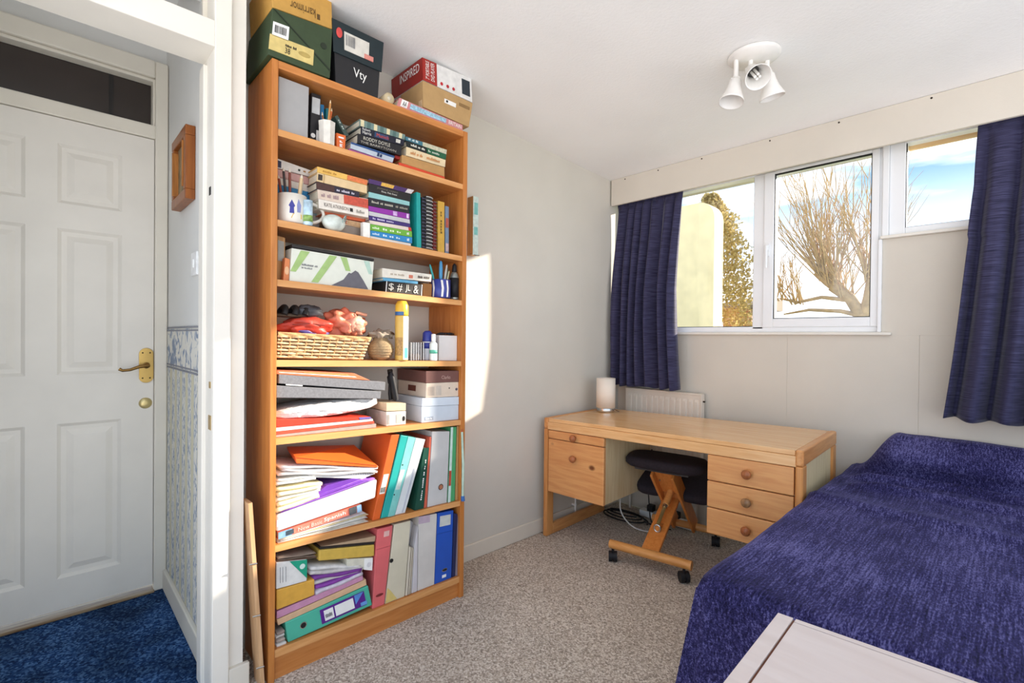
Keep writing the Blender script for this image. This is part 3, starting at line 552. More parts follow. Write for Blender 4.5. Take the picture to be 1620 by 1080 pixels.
for nm, pts, col in (('print', [(.0, .075), (.22, .055), (.14, .05), (.16, .03), (-.14, .03), (-.12, .05), (-.2, .055)], '#3a3a8c'), ('print', [(.45, .08), (.65, .06), (.6, .035), (.36, .035), (.34, .06)], '#8a8fc0'), ('print', [(.7, .03), (.7, .014), (-.05, .014), (.1, .03)], '#d9b255')):
    t.part(nm, MB().add([onmug(a0+p, z, .0479) for p, z in pts], [tuple(range(len(pts)))]), pm(col, .4))
for k, (dx, dy, h, col, nm) in enumerate(((-.02, -.03, .165, '#8c3d28', 'dark red pencil at the left of the mug'), (-.005, -.022, .19, '#3b3230', 'black pen standing in the mug'), (.01, -.01, .185, '#7a3a2c', 'brown pencil standing in the mug'), (-.02, .0, .18, '#d8b27c', 'pale wooden ruler stick at the back of the mug'), (.02, .02, .17, '#d9bd93', 'thick tan stick standing in the mug'), (.0, .03, .16, '#cfcac0', 'white pen at the right of the mug'))):
    p0 = b+Vector((dx*.55, dy*.55, .014)); p1 = b+Vector((dx*1.2, dy*1.2, h)); q = Thing('pencil' if 'pencil' in nm else 'pen', nm, 'pencil' if 'pencil' in nm else 'pen', p0)
    r = .006 if 'thick' in nm else .0042
    q.part('shaft', MB().tube([p0, p0.lerp(p1, .93)], r, 7), pm(col, .45)); q.part('tip', MB().tube([p0.lerp(p1, .93), p1], [r, r*.4], 7), pm('#e0d6c4', .5))
b = at_shelf(487, 352, .246, 2)
t = Thing('tumbler', 'small blue and green printed glass in front of the mug handle', 'glass', b)
t.part('body', MB().lathe(mugbody(.0155, .085, .002), 20, c=b), pm('#b9d3e2', .15, .25, 60, spec=.6)); t.part('print', MB().lathe([(.0158, .012), (.0158, .034)], 20, c=b), pm('#8fb060', .3, .4, 90))
b = at_shelf(528, 362, .236, 2)+Vector((0, 0, .002))
t = Thing('paperweight', 'round milky glass paperweight with a slanted rim on the second shelf', 'paperweight', b)
Mx = Matrix.Rotation(.35, 3, 'X')
t.part('glass', MB().blob(b+Vector((0, 0, .028)), (.024, .042, .030), 22, 14, .02), pm('#cfd6cd', .08, .25, 30, spec=.8)); t.part('rim', MB().tube([b+Vector((.012*math.sin(a)+.012, .03+.008*math.cos(a), .032+.024*math.sin(a+.6))) for a in [2*math.pi*k/16 for k in range(17)]], .0022, 6), pm('#8aa19a', .15, spec=.7))
# plaque on the wall right of the bookcase
b = onx(750, 404, .01)
t = Thing('wall_plaque', 'narrow pale green hanging plaque right beside the bookcase', 'plaque', (.0, -1.33, 1.36))
P0 = onx(757, 312, .045); P1 = onx(757, 404, .045); yl = onx(748.5, 350, .045).y
t.part('backing', MB().box(.0, .0435, yl-.002, P0.y, P1.z, P0.z), wood('#b5854b', '#9a6d3a', 'z'), bevel=.001)
t.part('front', MB().box(.0435, .0455, yl, P0.y, P1.z, P0.z), pm('#cfe0d8', .5, .15, 60), bevel=0)
t.part('print', MB().box(.0455, .046, yl+.006, P0.y-.004, P0.z-.09, P0.z-.03).box(.0455, .046, yl+.006, P0.y-.004, P1.z+.1, P1.z+.14), pm('#7fc3bd', .5))
t.part('hook', MB().tube([(.03, yl-.003, P1.z+.005), (.055, yl+.015, P1.z-.003), (.06, yl+.03, P1.z-.003)], .0015, 6), DARKM)

# --- third shelf
s = Slab('photo_frame', 'small wooden photo frame at the left of the third shelf', 'frame', [(438, 441), (450.5, 442.5), (451.5, 376), (438, 372)], wood('#b98850', '#9d6c38', 'z'), xf=.205, d=.02, snap=3); s.rect(.12, .45, .85, .9, pm('#9a948a', .3), 'picture')
s = Slab('card_box', 'little orange card box beside the photo frame', 'box', [(448, 443.5), (457, 445), (459, 410), (451, 407)], pm('#d98250', .5), xf=.235, d=.025, snap=3); s.disc(.5, .45, .007, pm('#e9b78c', .5), 'emblem', r2=.014)
s = Slab('picture_box', 'white carton with green rays and a grey mountain on the third shelf', 'box', [(458, 445), (588, 458.5), (592, 414), (461.5, 392)], pm('#dfe0d2', .5, .03), xf=.24, d=.1, snap=3)
for u in ((.0, .12, .2, .06), (.24, .32, .52, .43), (.58, .64, .74, .69), (.88, .93, .99, .96)):
    a, c2, d2, e2 = u
    s.poly([(a, .05 if a else .3), (c2 - (0 if a else .06), .05 if a else .3), (d2, .97), (e2 if a else .1, .97)] if a < .5 else [(a+.06, .55), (c2+.06, .55), (c2, .98), (a-.02, .98)], pm('#a3bf78', .5) if a < .8 else pm('#b5cfc0', .5), 'ray')
s.poly([(.48, .02), (.95, .02), (.88, .28), (.8, .55), (.76, .6), (.71, .48), (.68, .5), (.62, .25)], pm('#66636a', .5), 'mountain', .002).text('~5', .12, .52, .3, .58, GRYT).text('~4', .12, .43, .24, .48, GRYT)
Slab('folder', 'flat black slab lying on the carton with green rays', 'folder', [(462, 391), (592, 413), (592, 409), (462, 385.5)], pm('#2a2524', .5), xf=.235, d=.12)  # thin dark slab standing in for the dark strip above the carton
s = Slab('game_box', 'black game box with white symbols on the third shelf', 'box', [(610, 461), (667, 466), (668, 450), (611.5, 444.5)], pm('#2d2825', .5), xf=.243, d=.13, snap=3)
for k, g_ in enumerate(('$', '#', 'JL', '&')): s.text(g_, .06+.23*k, .15, .2+.23*k, .85, pm('#d8d2c6', .5))
s.rect(0, 0, .015, 1, WHT, 'edging').rect(.985, 0, 1, 1, WHT, 'edging')
B('book', 'blue paperback between the game box and the white book', [(607, 443.8), (661, 449), (661, 445), (606, 438.8)], '#5e9fc2', xf=.243, d=.14)
s = B('book', 'thick white book lying above the black game box', [(605, 438.3), (682, 445.5), (683, 434), (605, 424)], '#e5ddcf', xf=.243, d=.14, tx=[('~4', .15, .35, .45, .6, '#b7aa98'), (.52, .2, .6, .6, '#c9745c'), ('~4', .7, .3, .95, .65, '#5d5048')])
Slab('box', 'small brown box next to the blue pen mug', 'box', [(669, 466.3), (683, 468), (683.5, 449), (669, 447.5)], pm('#9d6c3a', .6), xf=.225, d=.08, snap=3)
b = at_shelf(697, 469, .22, 3)+Vector((0, 0, .0015))
t = Thing('pen_mug', 'blue and white patterned mug holding pens on the third shelf', 'mug', b)
t.part('body', MB().lathe(mugbody(.042, .078), 24, c=b), pm('#35408c', .3, .15, 30))
a0 = math.atan2(CAM.y-b.y, CAM.x-b.x)
for p in (-.9, .05, .62): t.part('stripe', MB().add([b+Vector((.0426*math.cos(a0+q), .0426*math.sin(a0+q), z)) for q, z in ((p, .004), (p+.2, .004), (p+.28, .04), (p+.16, .074), (p-.05, .074), (p+.06, .04))], [tuple(range(6))]), pm('#ddd9d6', .3))
for k, (dx, dy, h, col, nm) in enumerate(((-.0, -.055, .135, '#2f9c9c', 'teal toothbrush handle leaning left in the pen mug'), (.0, .0, .155, '#4b93c0', 'fat light blue marker in the pen mug'), (.015, .02, .14, '#b9b4ab', 'grey pen in the pen mug'), (-.01, .05, .12, '#d9d3a6', 'pale scissors handle leaning right in the pen mug'), (.0, .035, .13, '#3c4f3c', 'dark green pen in the pen mug'))):
    p0 = b+Vector((dx*.3, dy*.3, .014)); p1 = b+Vector((dx, dy, h)); q = Thing('pen', nm, 'pen', p0); r = .0085 if 'fat' in nm else .005
    q.part('barrel', MB().tube([p0, p0.lerp(p1, .8), p1], [r*.8, r, r*.7], 8), pm(col, .4)); q.part('cap', MB().tube([p0.lerp(p1, .97), p0.lerp(p1, 1.03)], [r*.75, r*.4], 8), pm(col, .3))
b = at_shelf(718.5, 471, .225, 3)+Vector((0, 0, .001))
t = Thing('bottle', 'slim black and silver bottle at the right of the third shelf', 'bottle', b)
t.part('body', MB().lathe([(0, 0), (.018, 0), (.019, .004), (.019, .1), (.014, .115), (.008, .122)], 20, c=b), pm('#8d8f8a', .3, metal=.6)); t.part('cap', MB().lathe([(.009, .12), (.011, .124), (.009, .15), (.003, .158)], 16, c=b), BLACK); t.part('label_strip', MB().lathe([(.0193, .01), (.0193, .095)], 20, c=b), BLACK)

# --- fourth shelf: wicker basket with bags, sprays and boxes
WICK = pm('#dcb98c', .7, .25, 120, .5); WICKD = pm('#c79a68', .7, .2, 120, .5)
bl = at_shelf(440, 569, .24, 4); br = at_shelf(575, 569, .24, 4)
zb = (bl.z+br.z)/2-.002; y0, y1 = YL+.006, br.y-.004; hgt = onx(500, 532, .24).z-zb
t = Thing('wicker_basket', 'shallow wicker basket holding bags on the fourth shelf', 'basket', (.15, (y0+y1)/2, zb))
def bk(z): f = z/hgt; return (.045-.012*f, .238+.010*f, y0-(0 if f < 0 else .0)*f, y1+.028*f)
def loop(z, ph, amp, n=192):
    x0, x1, ya, yb = bk(z); per = []
    for k in range(n):
        s_ = k/n*4; i = int(s_); f = s_-i
        p = [(x1, ya+(yb-ya)*f), (x1+(x0-x1)*f, yb), (x0, yb+(ya-yb)*f), (x0+(x1-x0)*f, ya)][i]; nrm = [(1, 0), (0, 1), (-1, 0), (0, -1)][i]
        w = amp*math.sin(f*2*math.pi*6+ph) if i in (0, 2) else 0
        dzb = (bl.z-zb)*(1-2*(p[1]-y0)/(y1-y0))
        per.append(Vector((p[0]+nrm[0]*w, p[1]+nrm[1]*w, zb+.004+z+dzb)))
    return per+[per[0]]
nl = 7
for k in range(nl): t.part('withy', MB().tube(loop(.006+hgt*.8*k/(nl-1), math.pi*(k % 2), .0038), .0042, 5, caps=False), WICK)
for k in range(3): t.part('rim', MB().tube(loop(hgt*(.9+.05*k), k*2, .0015), .0042, 6, caps=False), WICKD)
for k in range(12):
    f = (k+.5)/12; A, Bq = bk(0), bk(hgt)
    t.part('stake', MB().tube([(A[1]-.001, A[2]+(A[3]-A[2])*f, zb+.006+(bl.z-zb)*(1-2*f)), (Bq[1]-.001, Bq[2]+(Bq[3]-Bq[2])*f, zb+hgt+(bl.z-zb)*(1-2*f))], .0028, 5), WICKD)
hz_ = bl.z-zb; t.part('base', MB().hexa([(.05, y0+.004, zb+.004+hz_), (.235, y0+.004, zb+.004+hz_), (.235, y1-.004, zb+.004-hz_), (.05, y1-.004, zb+.004-hz_), (.05, y0+.004, zb+.01+hz_), (.235, y0+.004, zb+.01+hz_), (.235, y1-.004, zb+.01-hz_), (.05, y1-.004, zb+.01-hz_)]), WICKD)
def blobthing(name, label, cat, px, py, xf, r, h, seed, amp=.22, fr=2.2, rough=.45, flat=None, sub=None):
    c_ = onx(px, py, xf); q = Thing(name, label, cat, c_-Vector((0, 0, r[2]))); q.part('fabric', MB().blob(c_, r, 36, 24, amp, fr, seed, flat=flat), pm(h, rough, .12, 25, .3)); return q, c_
q, c_ = blobthing('pouch', 'red fabric pouch lying in the basket', 'pouch', 483, 517, .19, (.05, .085, .036), '#c2402f', 3)
q.part('zip', MB().tube([c_+Vector((.045, -.06, .006)), c_+Vector((.052, -.01, .012)), c_+Vector((.046, .05, .006))], .002, 5), pm('#7a2a22', .4))
q, c_ = blobthing('pouch', 'purple cloth under the red pouch in the basket', 'pouch', 485, 529, .19, (.05, .07, .02), '#584c86', 5)
q, c_ = blobthing('wash_bag', 'coral pink crumpled bag at the right of the basket', 'bag', 541, 512, .16, (.055, .075, .05), '#d87a5e', 8, .3, 2.6)
q.part('clasp', MB().tube([c_+Vector((.02, .045, .045)), c_+Vector((.03, .085, .035))], .006, 8), pm('#d9a184', .4))
q.part('fold', MB().blob(c_+Vector((.03, .03, -.005)), (.035, .045, .035), 24, 14, .3, 3, 12), pm('#e2a58c', .5, .1, 30, .3))
q = Thing('sandal', 'dark strappy sandal on top of the basket contents', 'sandal', onx(445, 508, .19)); c_ = onx(471, 494, .18)
q.part('sole', MB().blob(c_+Vector((0, -.03, -.012)), (.03, .065, .008), 20, 10, .06, 2, 2), pm('#5b4a3a', .6))
for dy in (-.055, -.02, .015): q.part('strap', MB().tube([c_+Vector((.028*math.cos(a), dy+.01*math.sin(a), .026*math.sin(a)-.01)) for a in [math.pi*k/8 for k in range(9)]], .011, 8), pm('#242323', .5))
q.part('toe_cap', MB().blob(c_+Vector((.0, .035, .004)), (.032, .05, .024), 22, 14, .15, 4, 9), pm('#4b4b4f', .5, .2, 60)); q.part('heel_strap', MB().tube([c_+Vector((.03, -.09, -.01)), c_+Vector((.0, -.1, .025)), c_+Vector((-.03, -.088, -.008))], .006, 6), pm('#2b2a2a', .5))
b = at_shelf(602, 566, .2, 4)
t = Thing('woven_pot', 'round woven beige pot with a gathered neck', 'pot', b)
t.part('body', MB().lathe([(0, 0), (.03, .0), (.042, .012), (.05, .035), (.047, .058), (.036, .072), (.028, .078), (.03, .086), (.024, .086)], 26, c=b), pm('#a98f6c', .85, .2, 160, .8))
for k in range(6): t.part('coil', MB().tube([b+Vector((rr*math.cos(a), rr*math.sin(a), .012+.010*k)) for rr in [[.0425, .047, .0498, .0495, .047, .0415][k]] for a in [2*math.pi*j/20 for j in range(21)]], .0016, 5, caps=False), pm('#92795a', .85))
t.part('ruffle', MB().blob(b+Vector((0, 0, .098)), (.036, .04, .017), 26, 10, .5, 5, 3), pm('#a89886', .85, .2, 60))
b = at_shelf(635, 569, .236, 4); sc = (onx(635, 475, .236).z-b.z)/.235
t = Thing('spray_can', 'tall yellow aerosol spray can on the fourth shelf', 'can', b)
t.part('can', MB().lathe([(0, 0), (.0245, 0), (.026, .003), (.026, .17*sc), (.0245, .175*sc)], 26, c=b), pm('#d9b25c', .3, .05)); t.part('cap', MB().lathe([(.0255, .176*sc), (.0262, .18*sc), (.0255, .215*sc), (.018, .232*sc), (0, .235*sc)], 24, c=b), pm('#e8b73f', .3))
a0 = math.atan2(CAM.y-b.y, CAM.x-b.x)
def wrap(t, b, r, z0, z1, p0, p1, m, name='label', n=8):
    mb = MB().add([b+Vector((r*math.cos(a0+p0+(p1-p0)*k/n), r*math.sin(a0+p0+(p1-p0)*k/n), z)) for z in (z0, z1) for k in range(n+1)], [(k, k+1, n+2+k, n+1+k) for k in range(n)], 0, True); t.part(name, mb, m)
wrap(t, b, .0263, .004, .172*sc, .25, 1.6, pm('#e9eef0', .3, .05)); wrap(t, b, .0264, .176*sc, .19*sc, -1.5, .3, pm('#3e6a9c', .3), 'band'); wrap(t, b, .0264, .02, .09*sc, -1.2, .15, pm('#b58a4e', .4, .3, 150), 'print'); wrap(t, b, .0265, .01, .05*sc, .5, 1.2, pm('#5fb3d9', .3), 'print')
CLEAR = glassmat('clear_plastic', (.88, .9, .92, 1), .18)
s_ = [at_shelf(648, 569, .24, 4), at_shelf(671, 569, .24, 4)]
t = Thing('plastic_tub', 'clear ridged plastic tub with small things inside', 'tub', (s_[0]+s_[1])/2)
ya, yb = s_[0].y, s_[1].y; zz = max(s_[0].z, s_[1].z)+.0005
m_ = MB()
for a_, b_, c_, d_ in ((.17, .172, ya, yb), (.24, .242, ya, yb), (.172, .24, ya, ya+.002), (.172, .24, yb-.002, yb)): m_.box(a_, b_, c_, d_, zz, zz+.072)
t.part('walls', m_, CLEAR)
for k in range(6): t.part('rib', MB().tube([(.243, ya+(yb-ya)*(k+.5)/6, zz), (.243, ya+(yb-ya)*(k+.5)/6, zz+.072)], .0014, 5), pm('#d3d5d8', .2, spec=.6))
for k in range(3): tag(MB().blob((.2+.012*k, ya+.013+(yb-ya-.02)*k/3, zz+.013), (.012, .011, .012), 12, 8, .2, 3, k).obj('pebble', pm(['#a8785a', '#8c6a4f', '#b5977a'][k], .6), origin=(.2+.012*k, ya+.013+(yb-ya-.02)*k/3, zz)), ['reddish pebble at the left in the clear tub', 'brown pebble in the middle of the clear tub', 'pale pebble at the right in the clear tub'][k], 'pebble')
b = at_shelf(676, 560, .2, 4)
t = Thing('deodorant_bottle', 'blue capped deodorant standing behind the small clear bottle', 'bottle', b)
t.part('body', MB().lathe([(0, 0), (.021, 0), (.022, .004), (.022, .075), (.02, .08)], 20, c=b), pm('#cdd2dc', .3)); t.part('cap', MB().lathe([(.021, .08), (.0215, .084), (.02, .115), (.012, .124), (0, .125)], 20, c=b), pm('#2d3c96', .3)); t.part('band', MB().lathe([(.0223, .05), (.0223, .074)], 20, c=b), pm('#2d3c96', .3))
b = at_shelf(685.5, 569, .24, 4)
t = Thing('lotion_bottle', 'small clear lotion bottle with green label and white cap', 'bottle', b)
t.part('body', MB().lathe([(0, 0), (.0155, 0), (.0165, .004), (.0165, .07), (.007, .08)], 18, c=b), pm('#dfe5e3', .12, spec=.6)); t.part('cap', MB().lathe([(.0085, .08), (.009, .084), (.009, .11), (0, .112)], 16, c=b), pm('#e9e9ea', .3)); t.part('label', MB().lathe([(.0168, .03), (.0168, .045)], 18, c=b), pm('#5fb59c', .4))
s = Slab('box', 'plain white box at the right end of the fourth shelf', 'box', [(694, 569), (726.5, 569.5), (727.5, 531), (695, 530)], pm('#e5e0dd', .4, .02), xf=.225, d=.12, snap=4)
c_ = (s.P[2]+s.P[3])/2
t = Thing('sunglasses', 'folded black glasses lying on the white box', 'glasses', c_+Vector((-.02, 0, .001)))
for dy in (-.022, .022): t.part('lens', MB().blob(c_+Vector((-.02, dy, .007)), (.008, .019, .006), 16, 8, .03), BLACK)
t.part('frame', MB().tube([c_+Vector((-.02, -.044, .006)), c_+Vector((-.016, 0, .010)), c_+Vector((-.02, .044, .006))], .003, 6), BLACK); t.part('temple', MB().tube([c_+Vector((-.02, .044, .006)), c_+Vector((-.05, .04, .004)), c_+Vector((-.055, -.04, .004))], .0025, 6), BLACK)

# --- fifth shelf
G5 = 'folders flat at the left of the fifth shelf'
B('folder', 'grey card folder at the bottom left of the fifth shelf', [(437, 693), (595, 673.5), (595, 670), (437, 688)], '#a79a92', snap=5, grp=G5, d=.2, kind='box', bevel=0, cat='folder')
B('folder', 'red folder second from the bottom on the fifth shelf', [(437, 687.6), (592, 669.6), (592, 666), (437, 682.6)], '#d5523c', grp=G5, d=.2, kind='box', bevel=0, cat='folder')
B('paper_pad', 'white pad of paper between two red folders', [(437, 682.2), (590, 665.6), (590, 662.5), (437, 676.5)], '#e6dcd6', grp=G5, d=.2, kind='box', bevel=0, cat='paper')
B('folder', 'red folder directly under the white plastic bag', [(437, 676), (588, 662), (586, 659), (437, 664)], '#d2412c', grp=G5, d=.2, kind='box', bevel=.001, cat='folder').rect(.86, .1, 1, .9, pm('#6a63a8', .4), 'tab')
cb = (onx(440, 652, .24)+onx(607, 650, .24))/2
t = Thing('plastic_bag', 'crumpled white plastic bag between grey boxes and red folders', 'bag', cb-Vector((.07, 0, .05)))
za, zb_ = onx(520, 660, .24).z, onx(520, 635, .24).z; yA, yB = YL+.004, onx(609, 650, .24).y
def bagf(u, v):
    a = 2*math.pi*u; ca, sa = math.cos(a), math.sin(a); e = .45
    yy = (abs(math.cos(v*math.pi-math.pi/2))**.28); y_ = yA+(yB-yA)*v
    sx = math.copysign(abs(ca)**e, ca); sz = math.copysign(abs(sa)**e, sa)
    n_ = mnoise.noise(Vector((y_*22, a*1.3, 3)))*.010+mnoise.noise(Vector((y_*60, a*3, 9)))*.004
    return Vector((.15+(.088+n_*.9)*sx*yy, y_, (za+zb_)/2+((zb_-za)/2-.001+min(0, n_*.5))*sz*yy+(v-.5)*.012))
t.part('bag', MB().grid(bagf, 64, 90), pm('#efece8', .35, .04, 30, .5, spec=.5))
GB = pm('#77777b', .7, .15, 160); 
Slab('archive_box', 'lower dark grey flat box on the plastic bag', 'box', [(437, 629), (602, 630.5), (603, 618.8), (437, 609.5)], GB, xf=.243, d=.22)
Slab('archive_box', 'upper dark grey flat box tilted on the lower one', 'box', [(440.5, 606.5), (609, 617.5), (610, 604), (441, 592)], GB, xf=.243, d=.22).rect(.06, -.12, .2, .0, WHT, 'paper_edge')
B('paper_pile', 'orange and white papers on the upper grey box', [(438, 591.5), (586, 601.5), (560, 590), (438, 584.5)], '#d5764f', d=.2, kind='box', bevel=.001, cat='paper', tx=[(.02, .35, .9, .5, '#e8ded2'), (.3, .6, .85, .72, '#c9a55e')])
t = Thing('strap', 'black bundled strap between the grey boxes and shoe boxes', 'strap', onx(606, 636, .22))
t.part('webbing', MB().tube([onx(616, 606, .19), onx(615, 596, .195), onx(617, 589, .2), onx(620, 600, .2), onx(623, 616, .2), onx(626, 632, .2)], [.006, .007, .012, .012, .013, .012], 10), BLACK); t.part('tail', MB().tube([onx(616, 588, .18), onx(618, 602, .18), onx(617, 622, .18), onx(618, 632, .18)], .008, 8), BLACK); t.part('buckle', MB().tube([onx(614, 587, .2), onx(620, 586, .2)], .007, 8), pm('#2a2622', .4))
Slab('box', 'small cream box lowest beside the pale blue shoe box', 'box', [(611, 668), (642, 666.5), (642.5, 650), (611, 651.5)], pm('#d9d0c4', .5), xf=.235, d=.16, snap=5).rect(.02, .1, .15, .8, GRYT, 'barcode').rect(.5, .15, .75, .8, pm('#bdb4aa', .5)).disc(.88, .45, .006, BLK, 'emblem', r2=.01)
Slab('box', 'small beige box on top of the small cream box', 'box', [(611, 650.5), (642.3, 649.3), (642.3, 637.5), (611, 637.5)], pm('#cdb89a', .5), xf=.235, d=.16)
s = Slab('shoe_box', 'pale blue shoe box at the right of the fifth shelf', 'box', [(667, 672), (727, 664.5), (728.3, 640), (667, 643)], pm('#ccd5df', .5, .02), xf=.24, d=.2, snap=5); s.rect(.08, .12, .3, .36, pm('#aab4c2', .5)).text('~3', .1, .18, .28, .3, WHT)
l_ = quad([(667.3, 642.8), (728.6, 639.8), (729, 627), (668, 630)], .242); [setattr(p, 'y', min(p.y, YR-.001)) for p in l_]; s.t.part('lid', s.hx(l_, 0, .204), pm('#d3dce6', .5, .02), bevel=.0015)
s = Slab('shoe_box', 'cream shoe box with a brown lid above the pale blue one', 'box', [(673.5, 629.3), (728.6, 626.3), (729.5, 603.5), (674.5, 606)], pm('#e0cdb9', .5, .03), xf=.238, d=.22); s.rect(.05, .15, .25, .75, pm('#bcaea2', .5), 'barcode').rect(.3, .15, .45, .8, pm('#cdbfb0', .5)).disc(.7, .6, .003, BLK, 'dot').disc(.93, .5, .006, pm('#5a5664', .5), 'emblem').side(.35, .35, .62, .75, pm('#6b3324', .5))
l_ = quad([(674, 605.8), (731, 603.3), (731, 586), (674, 587)], .24)
for p in l_: p.y = min(p.y, YR-.001)
s.t.part('lid', s.hx(l_, 0, .226), pm('#765049', .5, .04), bevel=.0015); s.P = l_; s.text('Clarks', .45, .3, .72, .6, pm('#c9a79c', .5))

# --- sixth shelf: leaning pile at the left, files at the right
def sheaf(name, label, cat, q, cols, xf=.243, d=.19, snap=None, wav=.0015, n=4, grp=None):
    """a few loose sheets on top of each other, each a wavy leaf"""
    P = quad(q, xf, snap); 
    for p in P: p.y = min(max(p.y, YL+.001), YR-.001)
    base = (P[0]+P[1])/2-Vector((d/2, 0, 0)); t = Thing(name, label, cat, base, grp)
    for k in range(n):
        def fn(u, v, k=k):
            f = (k+.12)/n; p = bil(P, u*(1-.06*(k % 2))+.03*(k % 2), f)
            return p+Vector((-d*v-.004*((k*7) % 3), 0, wav*math.sin(u*9+k*2+v*4)*.5))
        o = t.part('sheet', MB().grid(fn, 12, 4), pm(cols[k % len(cols)], .6, .12, 50), solid=max(.0006, (P[3]-P[0]).length/n*.55))
    return t
sheaf('magazine_pile', 'loose white magazines at the bottom left of the sixth shelf', 'magazines', [(440, 864), (583, 827), (584, 809), (440, 853.5)], ['#d9d2c4', '#e6ded0', '#c9c7c0', '#e8e6e0', '#d5c59c', '#e4e4e4'], n=6, snap=6)
s = B('book', 'New Basic Spanish textbook lying in the sixth shelf pile', [(440, 853), (572, 808), (571, 797.5), (440, 842.5)], '#e8806c', d=.18, kind='book', tx=[('New Basic', .22, .2, .5, .75, '#f5c9bd'), ('Spanish', .52, .2, .79, .85, '#fbf3ee'), (0, 0, .15, 1, '#7fa9c4'), (.08, .15, .17, .85, '#3b4a55'), (.84, .02, .93, 1, '#55585c'), (.94, 0, 1, 1, '#9cc4e4')])
s = Slab('box_folder', 'white translucent folder box tilted above the Spanish book', 'folder', [(437.5, 841.5), (594, 787.5), (597, 758.3), (437.5, 815)], pm('#e9e6e6', .3, .03, spec=.5), xf=.243, d=.2, bevel=.006)
s.rect(.0, .3, .03, .7, pm('#cfcac8', .4), 'tab')
t = sheaf('plastic_wallet', 'purple plastic wallets on the white folder box', 'wallet', [(445, 810.5), (594, 757), (575, 756), (449, 801)], ['#8a55b8', '#7a3fae', '#a879c8'], n=3)
t2 = Thing('plastic_wallet', 'curled deep purple wallet rising above the white folder', 'wallet', onx(520, 778, .2))
pp = quad([(490, 790), (580, 760), (560, 756), (516, 768)], .235); t2.part('fold', MB().prism(pp, (-.12, 0, 0)), pm('#7440a8', .35), bevel=.002)
t = sheaf('envelope_pile', 'cream envelopes and paper at the left of the sixth shelf', 'envelopes', [(437.5, 810), (505, 785), (512, 761), (437.5, 768)], ['#eee4bd', '#f0e6c2', '#efe9d8', '#f3eac6', '#e9ddb0'], n=5, d=.16)
sheaf('paper_sheets', 'white curved paper sheets above the cream envelopes', 'paper', [(437.5, 767), (500, 757), (492, 751), (437.5, 756)], ['#efeee8', '#e3e0d6'], n=2, d=.17)
s = Slab('spiral_pad', 'spiral pad in a clear sleeve under the orange folder', 'pad', [(495, 755), (573, 757), (594, 749), (480, 748)], pm('#dedbd8', .4), xf=.235, d=.18, bevel=.001)
mb = MB()
for k in range(26): 
    c_ = bil(s.P, .03+.9*k/25, .92); mb.tube([c_+Vector((.003*math.sin(a), 0, .003*math.cos(a))) for a in [2*math.pi*j/6 for j in range(7)]], .0007, 4, caps=False)
s.t.part('wire_binding', mb, pm('#8d8a92', .4, metal=.6))
sheaf('plastic_sleeve', 'crinkled clear plastic sleeves under the orange folder', 'sleeve', [(440, 752), (597, 747), (600, 739), (447, 733)], ['#d9d3ce', '#cfc8c6', '#e4dfdc'], n=3, d=.18, wav=.006)
P = quad([(469, 733), (600, 739.5), (597, 736), (467, 723)], .24)
t = Thing('document_wallet', 'bright orange plastic wallet on top of the sixth shelf pile', 'wallet', (P[0]+P[1])/2)
Q = [P[3], P[2], onx(560, 703, .1), onx(454, 706, .1)]
t.part('flap', MB().hexa([P[0], P[1], Q[2]-Vector((0, 0, .012)), Q[3]-Vector((0, 0, .012)), P[3], P[2], Q[2], Q[3]]), pm('#e2682a', .35, .06, 8, spec=.5), bevel=.002)
t.part('seam', MB().tube([P[3]+Vector((.001, 0, 0)), P[2]+Vector((.001, 0, 0))], .0012, 5), pm('#c9541c', .35))
def F(label, q, h, name='folder', xf=.243, d=.21, snap=6, cat='folder', kind='box', rough=.4, **kw): return Slab(name, label, cat, q, pm(h, rough, .06, 12), xf=xf, d=d, snap=snap, kind=kind, **kw)
s = F('orange plastic folder leaning on the sixth shelf', [(589, 818), (601, 815), (632, 687), (619, 688)], '#d9632a'); s.rect(.15, .3, .8, .53, pm('#cfcfca', .4)).rect(.2, .32, .75, .38, BLK, 'barcode', .002)
s = F('teal ring folder leaning beside the orange folder', [(602.5, 815), (624, 810), (657, 692), (634.5, 688)], '#2aa39c'); s.rect(.5, .0, 1, 1, pm('#7fc4bd', .4), 'inner_flap').rect(.54, .33, .85, .58, pm('#c9d5cf', .4), off=.0026).disc(.6, .64, .003, BLK, 'rivet', .002).disc(.55, .27, .003, BLK, 'rivet', .002)
s = F('clear and white plastic folder leaning on the sixth shelf', [(625, 812), (641, 808), (673, 695), (658, 693)], '#d5d9da'); s.rect(.6, .02, .75, .6, pm('#b9bcc6', .4), 'print')
s = F('dark green workbook standing on the sixth shelf', [(656, 807), (670, 803.5), (679, 708), (671, 708.5)], '#1d4a3c', kind='bookv', name='book', cat='book'); s.text('~7', .44, .15, .62, .85, WHT, -1)
F('thin red folder next to the green workbook', [(671, 803.3), (675.3, 802.3), (682.6, 691), (680, 691)], '#c9604a')
s = F('wide light grey lever arch file on the sixth shelf', [(676.5, 803), (707, 796), (711.5, 682), (684, 682.5)], '#c4c2c0', name='lever_arch_file', cat='file'); s.disc(.62, .24, .0125, CHROME, 'finger_ring', .002).disc(.62, .24, .0095, pm('#a86a4c', .6), 'finger_hole', .003)
F('green gradient folder at the right of the sixth shelf', [(708.5, 796), (719.5, 793), (722.5, 675), (713.5, 675.5)], '#4fa06a').rect(0, .0, .35, 1, pm('#c9dbd3', .4), 'edge').rect(.0, .22, .3, .42, pm('#b5482e', .5), 'tab', .002)
F('tan card folder at the right end of the sixth shelf', [(720.5, 792.5), (728, 791), (728.6, 673), (723.5, 674)], '#b48a58')
t = Thing('hanging_strap', 'pale green strap with a blue end hanging at the bookcase edge', 'strap', (XB+.006, -1.462, .44))
p0, p1 = onx(731, 683, XB+.006), onx(732, 784, XB+.006)
